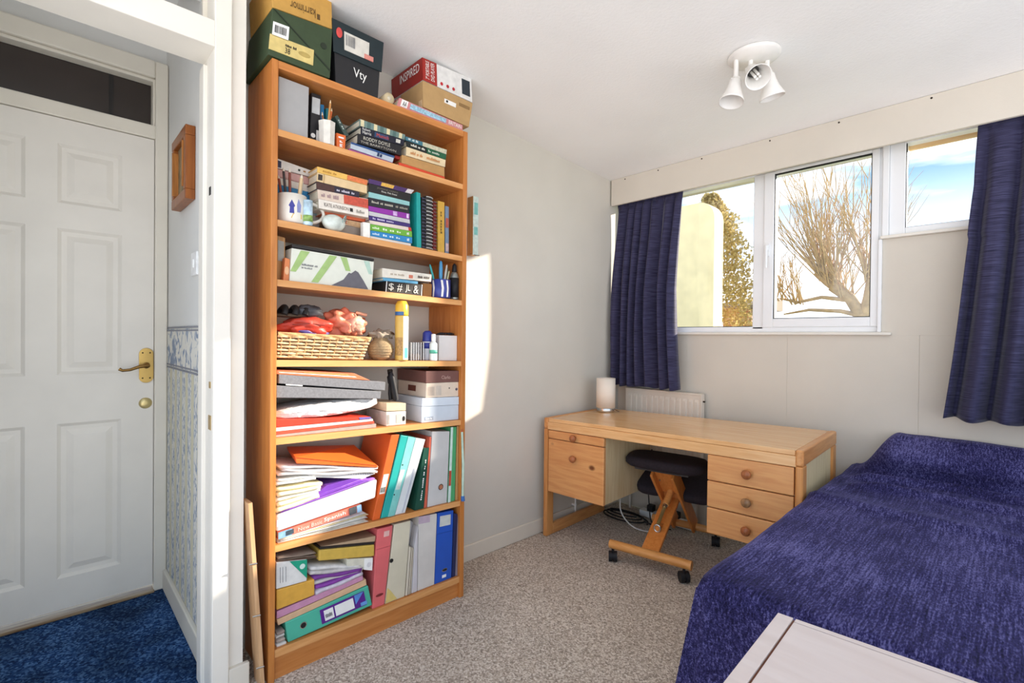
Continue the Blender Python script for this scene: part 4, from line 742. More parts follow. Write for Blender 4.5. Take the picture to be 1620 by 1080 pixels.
t.part('strap', MB().tube([p0, p0.lerp(p1, .5)+Vector((.003, .002, 0)), p1], [.005, .006, .006], 8), pm('#b9cdbb', .6, .15, 30)); t.part('blue_end', MB().tube([p1, p1+Vector((0, .002, -.022))], [.008, .009], 8), pm('#3868a8', .5)); t.part('red_tip', MB().tube([p0, p0+Vector((0, 0, .012))], .003, 6), pm('#b85a40', .5))

# --- bottom shelf
s = Slab('lever_arch_file', 'mint green lever arch file lying on the bottom shelf', 'file', [(456, 1018), (589, 957), (582.5, 926), (451, 985)], pm('#4fb49a', .4, .05, 12), xf=.243, d=.22, bevel=.003, minz=7)
s.disc(.18, .52, .0115, CHROME, 'finger_ring', .002).disc(.18, .52, .009, BLK, 'finger_hole', .003)
s.rect(.38, .16, .93, .86, PURP, 'label_edge').rect(.42, .26, .53, .76, WHT, off=.003).rect(.55, .26, .78, .76, WHT, off=.003).poly([(.80, .84), (.80, .4), (.92, .84)], pm('#5c8fd6', .4), 'label_corner', .003).rect(.86, .2, .94, .36, pm('#6a9fdc', .4), 'label_tip', .003).text('~3', .43, .4, .52, .6, GRYT, off=.0042)
sheaf('paper_pile', 'papers squashed left of the mint lever arch file', 'paper', [(438, 1028), (453, 1020), (450, 993), (438, 998)], ['#d9d2ca', '#b9a89c', '#e6e1da', '#9c8a80'], n=4, d=.12, snap=7, wav=.001)
G7 = 'folders lying on the mint lever arch file'
s = B('folder', 'tan card folder lying on the mint lever arch file', [(440, 989), (580, 925), (579, 916), (438, 980)], '#d9b28c', d=.2, kind='box', bevel=.001, cat='folder', grp=G7)
s = B('folder', 'pink folder lying on the tan card folder', [(438, 979), (575, 917), (574, 910), (438, 967)], '#c98fae', d=.2, kind='box', bevel=.002, cat='folder', grp=G7)
B('envelope', 'large mustard envelope lying on the pink folder', [(437.5, 965.5), (498, 941), (498, 915.5), (437.5, 933)], '#dba544', d=.18, kind='box', bevel=.004, cat='envelope', xf=.245)
s = B('card_box', 'white and green card box at the left of the bottom shelf', [(437, 932), (485.5, 918.5), (485.5, 884.5), (437, 889.5)], '#dedbd6', d=.16, kind='box', cat='box', xf=.247)
s.poly([(.42, .99), (1, .99), (1, .12)], pm('#1f9d7c', .4), 'green_corner').disc(.84, .72, .009, pm('#cfe6dd', .4), 'emblem', .003)
for u in (.12, .2, .3): s.rect(u, .2, u+.01, .8, GRYT, 'line')
sheaf('paper_pile', 'purple and white papers in the middle of the bottom shelf', 'paper', [(500, 940), (574, 908), (575, 895), (488, 893)], ['#d5cad6', '#8a3fa0', '#dcd6d2', '#7a3a90', '#cfc8c4', '#e0dcd8'], n=6, d=.19, wav=.004)
s = Slab('ring_binder', 'cream ring binder with a curled white label among the papers', 'binder', [(549, 898), (589, 902), (590, 881.5), (549, 884)], pm('#d8d3c0', .5), xf=.235, d=.19); s.rect(.66, .0, .99, .95, WHT).disc(.84, .45, .009, pm('#dfdcdc', .3), 'curl', .004)
s = B('folder', 'mustard yellow folder near the top of the bottom shelf pile', [(504, 887.5), (592.5, 880), (593, 861), (505, 869.5)], '#d1ad4e', d=.2, kind='box', bevel=.005, cat='folder')
B('folder', 'black folder above the mustard yellow folder', [(506, 868.6), (592, 860.3), (592, 856.5), (506, 864.8)], '#2c2622', d=.2, kind='box', bevel=0, cat='folder')
sheaf('paper_pile', 'dark brown papers left of the mustard folder', 'paper', [(438, 888.8), (502, 882), (502, 872.5), (438, 882.5)], ['#6a5140', '#8a7565', '#55402f', '#a08d7c'], n=4, d=.18)
B('folder', 'beige card folder topmost in the bottom shelf pile', [(508, 864.2), (593, 856), (594, 847.5), (520, 862)], '#b59a7c', d=.2, kind='box', bevel=0, cat='folder')
def K(label, q, h, **kw): return F(label, q, h, snap=7, **kw)
s = K('coral pink lever arch file standing on the bottom shelf', [(589, 958), (608, 951), (621.5, 831), (597, 837)], '#dd6a6c', name='lever_arch_file', cat='file'); s.rect(.45, .88, .8, .95, pm('#e3b5ad', .5)).disc(.5, .15, .016, pm('#7a2a2a', .6), 'slot', .002, .005).rect(0, .74, 1, .745, pm('#b54c50', .5), 'crease')
s = K('cream card magazine file with yellow stains', [(609.5, 949), (640, 941), (650, 823), (624, 829.5)], '#d5ccb4', name='magazine_file', cat='file'); s.disc(.06, .54, .008, BLK, 'hole', .002).poly([(0, .01), (.6, .01), (.2, .15), (.02, .2)], pm('#d9c276', .6), 'stain', .001)
s = K('bundle of papers standing right of the cream magazine file', [(641.5, 942), (650.5, 939), (655, 867), (647.5, 864.5)], '#d5cab6', name='paper_bundle', cat='paper', d=.04); s.rect(.35, .0, .42, 1, pm('#5a4c42', .6), 'gap').rect(.7, .0, .76, 1, pm('#5a4c42', .6), 'gap')
K('clear plastic sleeve standing among the bottom shelf papers', [(651.5, 940), (660, 936.5), (661.5, 832), (655.5, 866)], '#cdc8ca', name='plastic_sleeve', cat='sleeve', rough=.25, d=.04)
K('pale grey folder with a cut corner behind the paper bundle', [(643, 938), (654, 935), (656, 826), (648, 823)], '#c9c5c4', xf=.2, d=.15)
s = K('off white document file with a lilac top on the bottom shelf', [(661, 935), (687, 928), (691.5, 812), (662.5, 817)], '#d3cdc6', name='document_file', cat='file'); s.rect(.0, .9, .6, 1.0, pm('#bda9b8', .4), 'top_fold')
s = K('bright blue lever arch file on the bottom shelf', [(687.8, 928), (714, 921), (717.5, 807), (692.5, 811.5)], '#2355b8', name='lever_arch_file', cat='file'); s.rect(.15, .8, .82, .95, pm('#c9ccc6', .5)).disc(.55, .16, .014, CHROME, 'slot_rim', .002, .007).disc(.55, .16, .012, BLK, 'slot', .003, .005).rect(.42, .05, .66, .09, WHT, 'logo').rect(0, .7, 1, .705, pm('#1a3f8c', .5), 'crease')
K('navy folder right of the bright blue lever arch file', [(715, 920.5), (720, 919), (724, 813), (718.5, 812)], '#242a52')
K('slim grey folder at the right end of the bottom shelf', [(720.5, 919), (725, 918), (728, 818), (724.5, 816)], '#8d8490')

# --- pine board between wall and bookcase
t = Thing('pine_board', 'narrow pine board with screws leaning beside the bookcase', 'board', (.222, -2.283, 0))
a, b = Vector((.224, -2.272, .0)), Vector((.205, -2.307, .60)); t.part('board', MB().beam(a, b, .012, .07, up=(1, 0, 0)), wood('#d6ab80', '#c4966a', 'z'))
for f in (.12, .4, .68):
    c_ = a.lerp(b, f)+Vector((.036, -.003, 0)); t.part('screw', MB().tube([c_-Vector((0, .012, 0)), c_+Vector((0, .010, -.003))], .003, 8), CHROME)

# ------------------------------------------------------------------ desk (local frame: a along the front, b towards the wall)
DO = Vector((.047, -.709, 0)); DA = math.radians(2.1); da = Vector((math.cos(DA), math.sin(DA), 0)); dbv = Vector((-math.sin(DA), math.cos(DA), 0)); DL, DD, DZ = 1.316, .6, .681
def dk(a, b, z): return DO+da*a+dbv*b+Vector((0, 0, z*(1+.042*a/DL)))
def dbox(mb, a0, a1, b0, b1, z0, z1, mi=0): return mb.hexa([dk(a0, b0, z0), dk(a1, b0, z0), dk(a1, b1, z0), dk(a0, b1, z0), dk(a0, b0, z1), dk(a1, b0, z1), dk(a1, b1, z1), dk(a0, b1, z1)], mi)
t = Thing('desk', 'pine desk with five drawers in front of the window wall', 'desk', DO+da*DL/2+dbv*DD/2)
t.part('desktop', dbox(MB(), .03, DL-.03, .006, DD, DZ-.022, DZ-.003), PINE, bevel=.002)
t.part('front_rail', dbox(MB(), .026, DL-.026, .003, .028, DZ-.066, DZ-.023), PINE, bevel=.003)
t.part('back_rail', dbox(MB(), .026, DL-.026, DD-.03, DD-.008, DZ-.1, DZ-.023), PINE)
for a0 in (0, DL-.03):
    t.part('side_frame', dbox(MB(), a0, a0+.03, 0, DD, DZ-.062, DZ), PINEY, bevel=.008, seg=3)
    t.part('leg', dbox(MB(), a0+.001, a0+.029, .0, .062, 0.0, DZ-.062), PINEZ, bevel=.006); t.part('leg', dbox(MB(), a0+.001, a0+.029, DD-.062, DD, 0, DZ-.062), PINEZ, bevel=.006)
    t.part('runner', dbox(MB(), a0+.001, a0+.029, .06, DD-.06, 0, .062), PINEY, bevel=.006)
PAN = wood('#e6d2a8', '#d9c08f', 'z', .4)
KN = wood('#ad6a40', '#965530', 'z', .3)
def drawer(a0, a1, z0, z1, km=KN):
    o = t.part('drawer', dbox(MB(), a0, a1, .004, .026, z0, z1), PINEK, bevel=.004)
    ca = (a0+a1)/2-.0; c_ = dk(ca, .004, (z0+z1)/2 if z1-z0 < .15 else z1-.085)
    t.part('knob', MB().lathe([(.009, 0), (.008, .008), (.018, .014), (.02, .023), (.014, .032), (0, .034)], 16, M=Matrix.Rotation(math.pi/2, 3, 'X') @ Matrix.Identity(3), c=c_), km, o)
L0, L1 = .032, .405
drawer(L0, L1, .567, .612); drawer(L0, L1, .262, .563)
t.part('left_pedestal', dbox(MB(), L0+.002, L1-.003, .027, .5, .264, .612), [PAN])
R0, R1 = .942, 1.283
drawer(R0, R1, .505, .613, KN); drawer(R0, R1, .391, .501, wood('#a37c58', '#8c6745', 'z', .2)); drawer(R0, R1, .277, .387, KN)
t.part('right_pedestal', dbox(MB(), R0+.003, R1-.002, .027, .5, .279, .613), PAN)
t.part('side_panel', dbox(MB(), DL-.022, DL-.012, .06, DD-.06, .26, DZ-.06), PAN)
# ------------------------------------------------------------------ table lamp on the desk
lb = Vector((.15, -.25, 0)); lb.z = .681*(1+.042*.1)-.0015
t = Thing('table_lamp', 'white cylinder lamp with a chrome base on the desk corner', 'lamp', lb)
t.part('base', MB().lathe([(0, 0), (.055, 0), (.056, .003), (.056, .024), (.054, .027), (0, .027)], 32, c=lb), CHROME)
t.part('lamp_shade', MB().lathe([(.056, .027), (.0585, .027), (.0585, .208), (.0565, .208), (.0565, .03)], 36, c=lb), pm('#efe3d4', .6, .02))
t.part('cord', MB().tube([lb+Vector((.05, .01, .006)), lb+Vector((.065, .0, .022)), lb+Vector((.076, .01, .012)), lb+Vector((.07, .04, .004))], .0022, 6), pm('#6b4a38', .5))
# ------------------------------------------------------------------ radiator
t = Thing('radiator', 'cream panel radiator behind the desk under the curtain', 'radiator', (.35, .09, .16))
RAD = pm('#e8dccd', .45, .02)
zt = .805
def radp(u, v):
    x = .1+.52*u; f = (x*26) % 1; g_ = .008 if .18 < f < .82 else 0
    e = g_ if .06 < v < .93 and .03 < u < .97 else 0
    return Vector((x, .052-(-.0)-e*-1.0*0+(.0 if e == 0 else -.006), .2+(zt-.2)*v))
t.part('panel', MB().grid(radp, 160, 40, smooth=False), RAD); t.part('back', MB().box(.1, .62, .054, .085, .2, zt), RAD); t.part('top_grille', MB().box(.098, .624, .047, .088, zt-.004, zt+.006), RAD, bevel=.002)
t.part('end_cap', MB().box(.62, .628, .047, .088, .2, zt+.004), RAD, bevel=.002); t.part('bleed_valve', MB().tube([(.628, .068, zt-.04), (.64, .068, zt-.04)], .005, 8), DARKM)
t.part('bracket', MB().box(.2, .23, .084, .112, .25, .75), RAD); t.part('pipe', MB().tube([(.13, .07, .2), (.13, .07, .1), (.13, .07, .0)], .0075, 10), pm('#dcd6cc', .4))
t.part('pipe', MB().tube([(.59, .07, .2), (.59, .07, 0)], .0075, 10), pm('#dcd6cc', .4))
# ------------------------------------------------------------------ curtains
def fabric(name, c1, c2, streak=True):
    m, n, l, b, o = nodes(name); v = coords(n, l, (3, 3, 130)); t1 = n.new('ShaderNodeTexNoise'); t1.inputs['Scale'].default_value = 4; t1.inputs['Detail'].default_value = 5; l.new(v, t1.inputs[0])
    r = ramp(n, [(.35, lin(c1)), (.68, lin(c2))]); l.new(t1.outputs[0], r.inputs[0]); l.new(r.outputs[0], b.inputs['Base Color']); b.inputs['Roughness'].default_value = .75
    b.inputs['Sheen Weight'].default_value = .25; b.inputs['Sheen Roughness'].default_value = .4; b.inputs['Specular IOR Level'].default_value = .2
    bp = n.new('ShaderNodeBump'); bp.inputs['Strength'].default_value = .25; bp.inputs['Distance'].default_value = .002; l.new(t1.outputs[0], bp.inputs['Height']); l.new(bp.outputs[0], b.inputs['Normal'])
    return m
CURT = fabric('navy_curtain', '#1f1e36', '#4a4868')
def smooth(a, b, x): x = max(0, min(1, (x-a)/(b-a))); return x*x*(3-2*x)
def curtain(label, zt, zb, xl, xr, y0, nf, seed, hook=.0):
    t = Thing('curtain', label, 'curtain', ((xl(1)+xr(1))/2, y0, zb)); ph = random.Random(seed)
    off = [ph.uniform(-.35, .35) for _ in range(nf+3)]; am = [ph.uniform(.6, 1.25) for _ in range(nf+3)]
    def fn(u, v):
        x = xl(v)+(xr(v)-xl(v))*u
        s_ = u*nf+.25*math.sin(u*9+seed)+off[int(u*nf)]*.0
        k = int(u*nf); f_ = u*nf-k
        amp = (am[k]*(1-f_)+am[k+1]*f_)*(.012+.044*min(1, v*1.5))
        sn = math.sin(2*math.pi*s_); y = y0-.018*min(1, v*4)-.018*smooth(.15, .5, v)+amp*1.15*(1-2*abs(math.sin(math.pi*s_))**.85)+.006*math.sin(2*math.pi*s_*2.1+v*3)*min(1, v*2)+.004*math.sin(v*7+u*11)
        if v < .06: y = y0+.006*math.sin(2*math.pi*u*nf*2.3)*(1-v/.06)+(y-y0)*(v/.06)
        z = zt+(zb(u) if callable(zb) else zb)*0+((zb_(u))-zt)*v
        return Vector((x+.006*math.cos(2*math.pi*s_), min(y, .082), z))
    zb_ = (lambda u: zb+.006*math.sin(u*nf*6.28)) 
    t.part('cloth', MB().grid(fn, nf*16, 60), CURT, solid=.003)
    t.part('heading_tape', MB().grid(lambda u, v: fn(u, v*.03)+Vector((0, -.003, .004)), nf*16, 2), fabric('tape'+str(seed), '#222138', '#3f3d5c'), solid=.002)
    return t
curtain('navy curtain hanging in the left corner above the desk', 2.06, .832, lambda v: .02-.012*v if v < .4 else .0152-.02*(v-.4)+.012*(v-.4), lambda v: .492-.022*math.sin(v*2.2)+.075*max(0, v-.5), .043, 7, 3)
def xl2(v): return 1.806-.02*math.sin(v*6)*(.5 if v < .4 else .2)-.12*max(0, v-.22)**1.05
curtain('navy curtain hanging over the right side of the high window', 2.07, .812, xl2, lambda v: 2.75, .042, 8, 5)
# ------------------------------------------------------------------ bed with throw
def throw_mat():
    m, n, l, b, o = nodes('violet_chenille'); v = coords(n, l, (1, 1, 1))
    def nz(sc, det, mp): 
        q = n.new('ShaderNodeTexNoise'); q.inputs['Scale'].default_value = sc; q.inputs['Detail'].default_value = det; l.new(mp, q.inputs[0]); return q.outputs[0]
    v1 = coords(n, l, (90, 4, 40)); v2 = coords(n, l, (300, 90, 300))
    a = nz(2.2, 4, v1); f_ = nz(1.0, 2, v2); big = nz(3.2, 4, v)
    def mth(op, x, y):
        q = n.new('ShaderNodeMath'); q.operation = op
        for i_, z_ in enumerate((x, y)):
            if isinstance(z_, (int, float)): q.inputs[i_].default_value = z_
            else: l.new(z_, q.inputs[i_])
        return q.outputs[0]
    s_ = mth('ADD', mth('ADD', mth('MULTIPLY', a, .34), mth('MULTIPLY', f_, .36)), mth('MULTIPLY', big, .3))
    r = ramp(n, [(.39, lin('#151230')), (.5, lin('#312e5c')), (.62, lin('#6b689c'))]); l.new(s_, r.inputs[0])
    l.new(r.outputs[0], b.inputs['Base Color']); b.inputs['Roughness'].default_value = .85; b.inputs['Specular IOR Level'].default_value = .15
    b.inputs['Sheen Weight'].default_value = .35; b.inputs['Sheen Tint'].default_value = lin('#8f8cc0'); b.inputs['Sheen Roughness'].default_value = .35
    bp = n.new('ShaderNodeBump'); bp.inputs['Strength'].default_value = .5; bp.inputs['Distance'].default_value = .003; l.new(mth('ADD', a, f_), bp.inputs['Height']); l.new(bp.outputs[0], b.inputs['Normal'])
    return m
BX0, BX1, BY0, BY1, BZ = 1.396, 2.75, -1.545, .095, .535
def smooth(a, b, x): x = max(0, min(1, (x-a)/(b-a))); return x*x*(3-2*x)
def bedz(x, y):
    z = BZ
    px = smooth(1.40, 1.56, x-.12*(y-.06)*0)
    hump = px*smooth(-.075, .04, y+.02*math.sin(x*5)); z += .175*hump
    z += .004*math.sin(y*31+x*4+1)*smooth(-.75, -.35, y)*(1-hump)*smooth(1.4, 1.5, x)
    r1 = y+.34+.05*math.sin(x*6)+.12*(x-1.6); z += .03*math.exp(-(r1/.032)**2)*smooth(1.42, 1.55, x)*(1-smooth(2.0, 2.3, x))
    r2 = y+.17+.03*math.sin(x*9+1); z += .034*math.exp(-(r2/.024)**2)*smooth(1.4, 1.5, x)
    r3 = y+.62+.1*(x-1.5); z += .015*math.exp(-(r3/.045)**2)
    z += .008*mnoise.noise(Vector((x*4, y*4, 0)))+.004*mnoise.noise(Vector((x*11, y*9, 4)))
    return z
def bedp(u, v):
    # u runs across the bed: hang on the left, top, right edge; v runs from the hang over the foot to the head
    hu, hv = .16, .20; R = .032
    if u < hu: e = (hu-u)/hu; xs = 'L'
    else: e = 0; xs = 'T'
    if v < hv: f_ = (hv-v)/hv
    else: f_ = 0
    x = BX0+R*0+(BX1-BX0)*max(0, (u-hu)/(1-hu)); y = BY0+(BY1-BY0)*max(0, (v-hv)/(1-hv))
    z = bedz(max(x, BX0), y)
    H = BZ-.02
    def hang(t_, R, fl):   # outward offset and drop along a rounded edge then down
        s_ = t_*(H+.1); q = R*math.pi/2
        if s_ < q: a_ = s_/R; return R*math.sin(a_), R*(1-math.cos(a_))
        d_ = s_-q; return R+fl*d_, R+d_*.97
    ox, dzx = hang(e, .032, .14*(1-smooth(-1.1, -.75, y))) if e > 0 else (0, 0); oy, dzy = hang(f_, .06, .05) if f_ > 0 else (0, 0)
    fold = .012*math.sin(x*14)*min(1, dzy*3) if f_ > 0 else 0
    foldx = .010*math.sin(y*13)*min(1, dzx*3) if e > 0 else 0
    dz = max(dzx, dzy)
    if f_ == 0 and e == 0: hm = max(0, min(1, (z-BZ-.03)/.15)); y -= .055*math.sin(math.pi*min(1, hm*1.15))*smooth(1.42, 1.56, x)
    k = 1.0
    if e > 0 and f_ > 0: 
        k = .80
    return Vector((x-ox*k-foldx*(1-smooth(-1.1, -.75, y))-(.05*min(1, dzy*2)*smooth(.3, 0, x-BX0) if f_ > 0 else 0), y-oy*k*.8+fold, max(.012, z-dz)))
t = Thing('bed', 'bed under a rumpled violet blue chenille throw', 'bed', (2.05, -.72, 0))
t.part('throw', MB().grid(bedp, 170, 190), throw_mat())
t.part('mattress', MB().box(BX0+.0, BX1-.02, BY0+.0, BY1-.03, .28, BZ-.045), pm('#d9d6d0', .8), bevel=.03); t.part('base', MB().box(BX0+.03, BX1-.05, BY0+.04, BY1-.04, .08, .28), pm('#4a3f3a', .8))
for x in (BX0+.08, BX1-.12):
    for y in (BY0+.1, BY1-.1): t.part('leg', MB().lathe([(.018, 0), (.025, .08)], 12, c=(x, y, 0)), pm('#4a3424', .5))
# ------------------------------------------------------------------ white table in the foreground
TA = math.radians(4.0); tz = .562; TO = Vector((1.587, -1.662, 0)); ta = Vector((math.cos(TA), math.sin(TA), 0)); tb = Vector((math.sin(TA*.4), -math.cos(TA*.4), 0))
def tp(a, b, z): return TO+ta*a+tb*b+Vector((0, 0, z))
def tbox(a0, a1, b0, b1, z0, z1, mb=None): return (mb or MB()).hexa([tp(a0, b1, z0), tp(a1, b1, z0), tp(a1, b0, z0), tp(a0, b0, z0), tp(a0, b1, z1), tp(a1, b1, z1), tp(a1, b0, z1), tp(a0, b0, z1)])
TW = wood('#e3d3cb', '#dccac1', 'x', .35, stretch=6, spec=.5); TG = pm('#6b3a20', .5)
t = Thing('side_table', 'white painted panelled table at the foot of the bed', 'table', tp(.42, .3, 0))
t.part('end_board', tbox(0, .029, 0, .62, tz-.03, tz), TW, bevel=.001); t.part('edge_board', tbox(.0335, .85, .0, .0135, tz-.03, tz), TW, bevel=.001); t.part('panel', tbox(.0335, .82, .0165, .6, tz-.03, tz), TW, bevel=.001)
t.part('groove', tbox(.001, .849, .001, .6, tz-.032, tz-.004), TG); t.part('end_board', tbox(.821, .85, .0145, .62, tz-.03, tz), TW, bevel=.001)
t.part('apron', tbox(.02, .83, .02, .58, tz-.10, tz-.032), TW)
for a in (.015, .795):
    for b in (.015, .56): t.part('leg', tbox(a, a+.04, b, b+.04, 0, tz-.032), TW, bevel=.002)
# ------------------------------------------------------------------ kneeling stool
ORA = wood('#d98a45', '#cb7835', 'z', .35); ORB = wood('#e0a05c', '#d08c48', 'x', .35)
fx = Vector((.985, .18, 0)).normalized(); bk_ = Vector((-.18, .985, 0)).normalized()
FC = Vector((.69, -.64, .082)); RC = FC+bk_*.5+fx*.03
t = Thing('kneeling_stool', 'kneeling stool with black pads and orange wooden frame on castors', 'stool', FC+bk_*.25-Vector((0, 0, .082)))
t.part('front_bar', MB().tube([FC-fx*.205, FC+fx*.205], .022, 16), ORB); t.part('rear_bar', MB().tube([RC-fx*.19, RC+fx*.19], .02, 16), ORB)
def castor(c_, rot):
    d_ = Vector((math.cos(rot), math.sin(rot), 0)); s_ = Vector((-d_.y, d_.x, 0)); w = Vector((c_.x, c_.y, .0265))
    o = t.part('castor', MB().tube([w-s_*.021, w-s_*.004], .026, 18).tube([w+s_*.004, w+s_*.021], .026, 18), BLACK); t.part('fork', MB().tube([w+Vector((0, 0, .0)), w+Vector((0, 0, .035))], .007, 8).tube([w-s_*.006, w+s_*.006], .02, 14), BLACK, o)
castor(FC-fx*.182+Vector((0, -.012, 0)), 2.2); castor(FC+fx*.175+Vector((0, -.012, 0)), 2.4); castor(RC-fx*.165, 1.2); castor(RC+fx*.165, 2.0)
S0 = FC+bk_*.245+Vector((0, 0, .36))-fx*.005       # under the seat
A0, A1 = RC+Vector((0, 0, .0)), S0+Vector((0, 0, 0))
for k in (-1, 1): t.part('seat_beam', MB().beam(A0+fx*.055*k, A1-bk_*.03+fx*.055*k, .016, .085, up=fx.cross((A1-A0).normalized())), ORA, bevel=.004)
t.part('yoke', MB().beam(A0.lerp(A1-bk_*.03, .64), A0.lerp(A1-bk_*.03, 1.0), .1, .018, up=(A1-A0).normalized().cross(fx)*-1), ORA, bevel=.003)
for k in (-1, 1):
    q_ = A0.lerp(A1-bk_*.03, .84)+fx*.035*k-bk_*.012; t.part('bolt', MB().tube([q_, q_-bk_*.006-Vector((0, 0, .003))], .005, 8), CHROME)
t.part('brace', MB().beam(A0.lerp(A1, .62)-fx*.05, A0.lerp(A1, .62)+fx*.05, .02, .06), ORA)
K0, K1 = FC+Vector((0, 0, .0)), FC+bk_*.42+Vector((0, 0, .225))
t.part('knee_beam', MB().beam(K0, K1, .088, .02, up=(K1-K0).normalized().cross(fx)*-1), ORA, bevel=.004)
def pad(c_, hx, hy, th, tilt, name):
    up = (Vector((0, 0, 1))+bk_*tilt).normalized(); f2 = fx; b2 = up.cross(f2).normalized(); mb = MB(); n = 40; prof = [(0, -.5), (.93, -.5), (1, -.25), (1, .15), (.95, .42), (.8, .5), (0, .5)]; vs = []
    for r_, z_ in prof:
        for k in range(n):
            a = 2*math.pi*k/n; ca, sa = math.cos(a), math.sin(a); vs.append(c_+f2*hx*r_*math.copysign(abs(ca)**.55, ca)+b2*hy*r_*math.copysign(abs(sa)**.55, sa)+up*th*z_)
    mb.add(vs, [(i*n+k, i*n+(k+1) % n, (i+1)*n+(k+1) % n, (i+1)*n+k) for i in range(len(prof)-1) for k in range(n)], 0, True)
    return t.part(name, mb, pm('#2a2228', .85, .25, 90, .3))
pad(S0+Vector((0, 0, .045))+bk_*.0+fx*.005, .21, .105, .052, -.06, 'seat_pad')
t.part('seat_board', MB().beam(S0-fx*.14+Vector((0, 0, .008)), S0+fx*.14+Vector((0, 0, .008)), .15, .014), pm('#3a3230', .6))
pad(K1+Vector((0, 0, .03))-fx*.12, .085, .12, .05, -.5, 'knee_pad'); pad(K1+Vector((0, 0, .03))+fx*.12, .1, .12, .05, -.5, 'knee_pad')
r0 = K0.lerp(K1, .30)+Vector((0, 0, .035))-bk_*.01; r1 = A0.lerp(A1, .66)-bk_*.02
t.part('rod_sleeve', MB().tube([r0.lerp(r1, .58), r1], .017, 14), ORB); t.part('adjuster_rod', MB().tube([r0, r0.lerp(r1, .6)], .0085, 12), pm('#c9b982', .3, metal=.8)); t.part('rod_collar', MB().tube([r0.lerp(r1, .5), r0.lerp(r1, .58)], .0125, 12), CHROME)
t.part('rod_eye', MB().tube([r0+fx*.018*math.cos(a)*.9+Vector((0, 0, .018*math.sin(a)-.012)) for a in [2*math.pi*k/16 for k in range(17)]], .005, 8), CHROME); t.part('pivot_block', MB().beam(r0-Vector((0, 0, .014))-bk_*.0, r0-Vector((0, 0, .014))+bk_*.05, .03, .03), ORA)
for k in (-1, 1):
    for f_ in (.72, .9): c_ = A0.lerp(A1-bk_*.03, f_)+fx*(.055*k)-bk_*.04+Vector((0, 0, -.0)); 
# ------------------------------------------------------------------ cables and power strip below the desk
CB = pm('#1c1a1a', .5)
def cable(name, label, pts, r, m):
    P = [Vector(p) for p in pts]; Q = []
    for i in range(len(P)-1):
        p0, p1, p2, p3 = P[max(i-1, 0)], P[i], P[i+1], P[min(i+2, len(P)-1)]
        for k in range(6):
            s_ = k/6; Q.append(.5*((2*p1)+(p2-p0)*s_+(2*p0-5*p1+4*p2-p3)*s_*s_+(3*p1-p0-3*p2+p3)*s_**3))
    Q.append(P[-1]); tag(MB().tube([q-P[0] for q in Q], r, 7).obj(name, m, origin=(0, 0, 0)), label, 'cable').location = P[0]
coil = [(.22+.16*math.cos(a)*(1-.02*a), -.13+.09*math.sin(a)*(1-.03*a), .006+.0035*a*.5) for a in [k*.5 for k in range(38)]]
cable('power_cable', 'black power cable coiled on the carpet under the desk', coil, .0045, CB)
cable('power_cable', 'white cable looping down under the desk', [(.30, -.28, .265), (.30, -.30, .12), (.36, -.27, .03), (.45, -.22, .008), (.5, -.13, .02), (.46, -.05, .1), (.42, .0, .2)], .0042, pm('#e6e3de', .4))
cable('power_cable', 'thin black cable hanging against the radiator', [(.36, -.05, .45), (.33, -.04, .3), (.35, -.06, .12), (.4, -.1, .01), (.52, -.1, .008)], .0035, CB)
cable('power_cable', 'black cable arching beside the stool', [(.42, -.02, .32), (.5, -.06, .22), (.52, -.09, .1), (.48, -.12, .02), (.38, -.16, .03)], .004, CB)
t = Thing('power_strip', 'white power strip with black plugs behind the stool', 'power strip', (.42, -.0, .006))
t.part('body', MB().box(.26, .62, -.025, .03, .006, .045), WHT, bevel=.004)
for x in (.33, .41, .5): t.part('plug', MB().box(x-.02, x+.02, -.02, .024, .045, .085), CB, bevel=.005)
# ------------------------------------------------------------------ ceiling spotlight
SPW = pm('#efece7', .4, .02); lc = Vector((1.205, -.79, cz(-.79)))
t = Thing('ceiling_spotlight', 'white three headed ceiling spotlight', 'light', lc)
t.part('ceiling_plate', MB().lathe([(0, -.022), (.055, -.021), (.085, -.013), (.095, -.004), (.095, 0)], 36, c=lc), SPW)
def spot(off, aim, lamp=False, al=.05):
    p = lc+Vector(off); k = Vector(aim).normalized(); arm = t.part('arm', MB().tube([p+Vector((0, 0, -.012)), p+Vector((0, 0, -.012-al))], .009, 12), SPW)
    j = p+Vector((0, 0, -.018-al)); t.part('hinge', MB().tube([j-Vector((.008, .008, 0)), j+Vector((.008, .008, 0))], .011, 12).tube([j-Vector((.014, .014, 0)), j+Vector((.014, .014, 0))], .005, 8), SPW, arm)
    M_ = Vector((0, 0, 1)).rotation_difference(k).to_matrix(); c_ = j+k*.006
    h = t.part('lamp_head', MB().lathe([(0, 0), (.018, 0), (.024, .008), (.026, .03), (.032, .055), (.044, .085), (.047, .094), (.044, .094), (.041, .084), (.029, .056), (.022, .032), (.02, .014), (0, .012)], 30, M=M_, c=c_), SPW)
    t.part('socket', MB().lathe([(.02, .012), (.0195, .03), (.012, .034), (0, .034)], 18, M=M_, c=c_), pm('#4a4744', .5), h)
    if lamp:
        s1 = M_ @ Vector((1, 0, 0)); s2 = M_ @ Vector((0, 1, 0)); mb = MB()
        for a in (-1, 1):
            for b in (-1, 1): mb.tube([c_+k*.034+s1*.006*a+s2*.006*b, c_+k*.085+s1*.006*a+s2*.006*b], .005, 8)
        t.part('bulb', mb, pm('#f0ede6', .25), h)
toc = (CAM-lc).normalized()
spot((-.05, -.045, 0), (-.06, -.2, -.8), al=.07); spot((-.008, -.012, 0), (.38, -.42, -.55), True, .035); spot((.036, .036, 0), (.12, .22, -.9), al=.045)
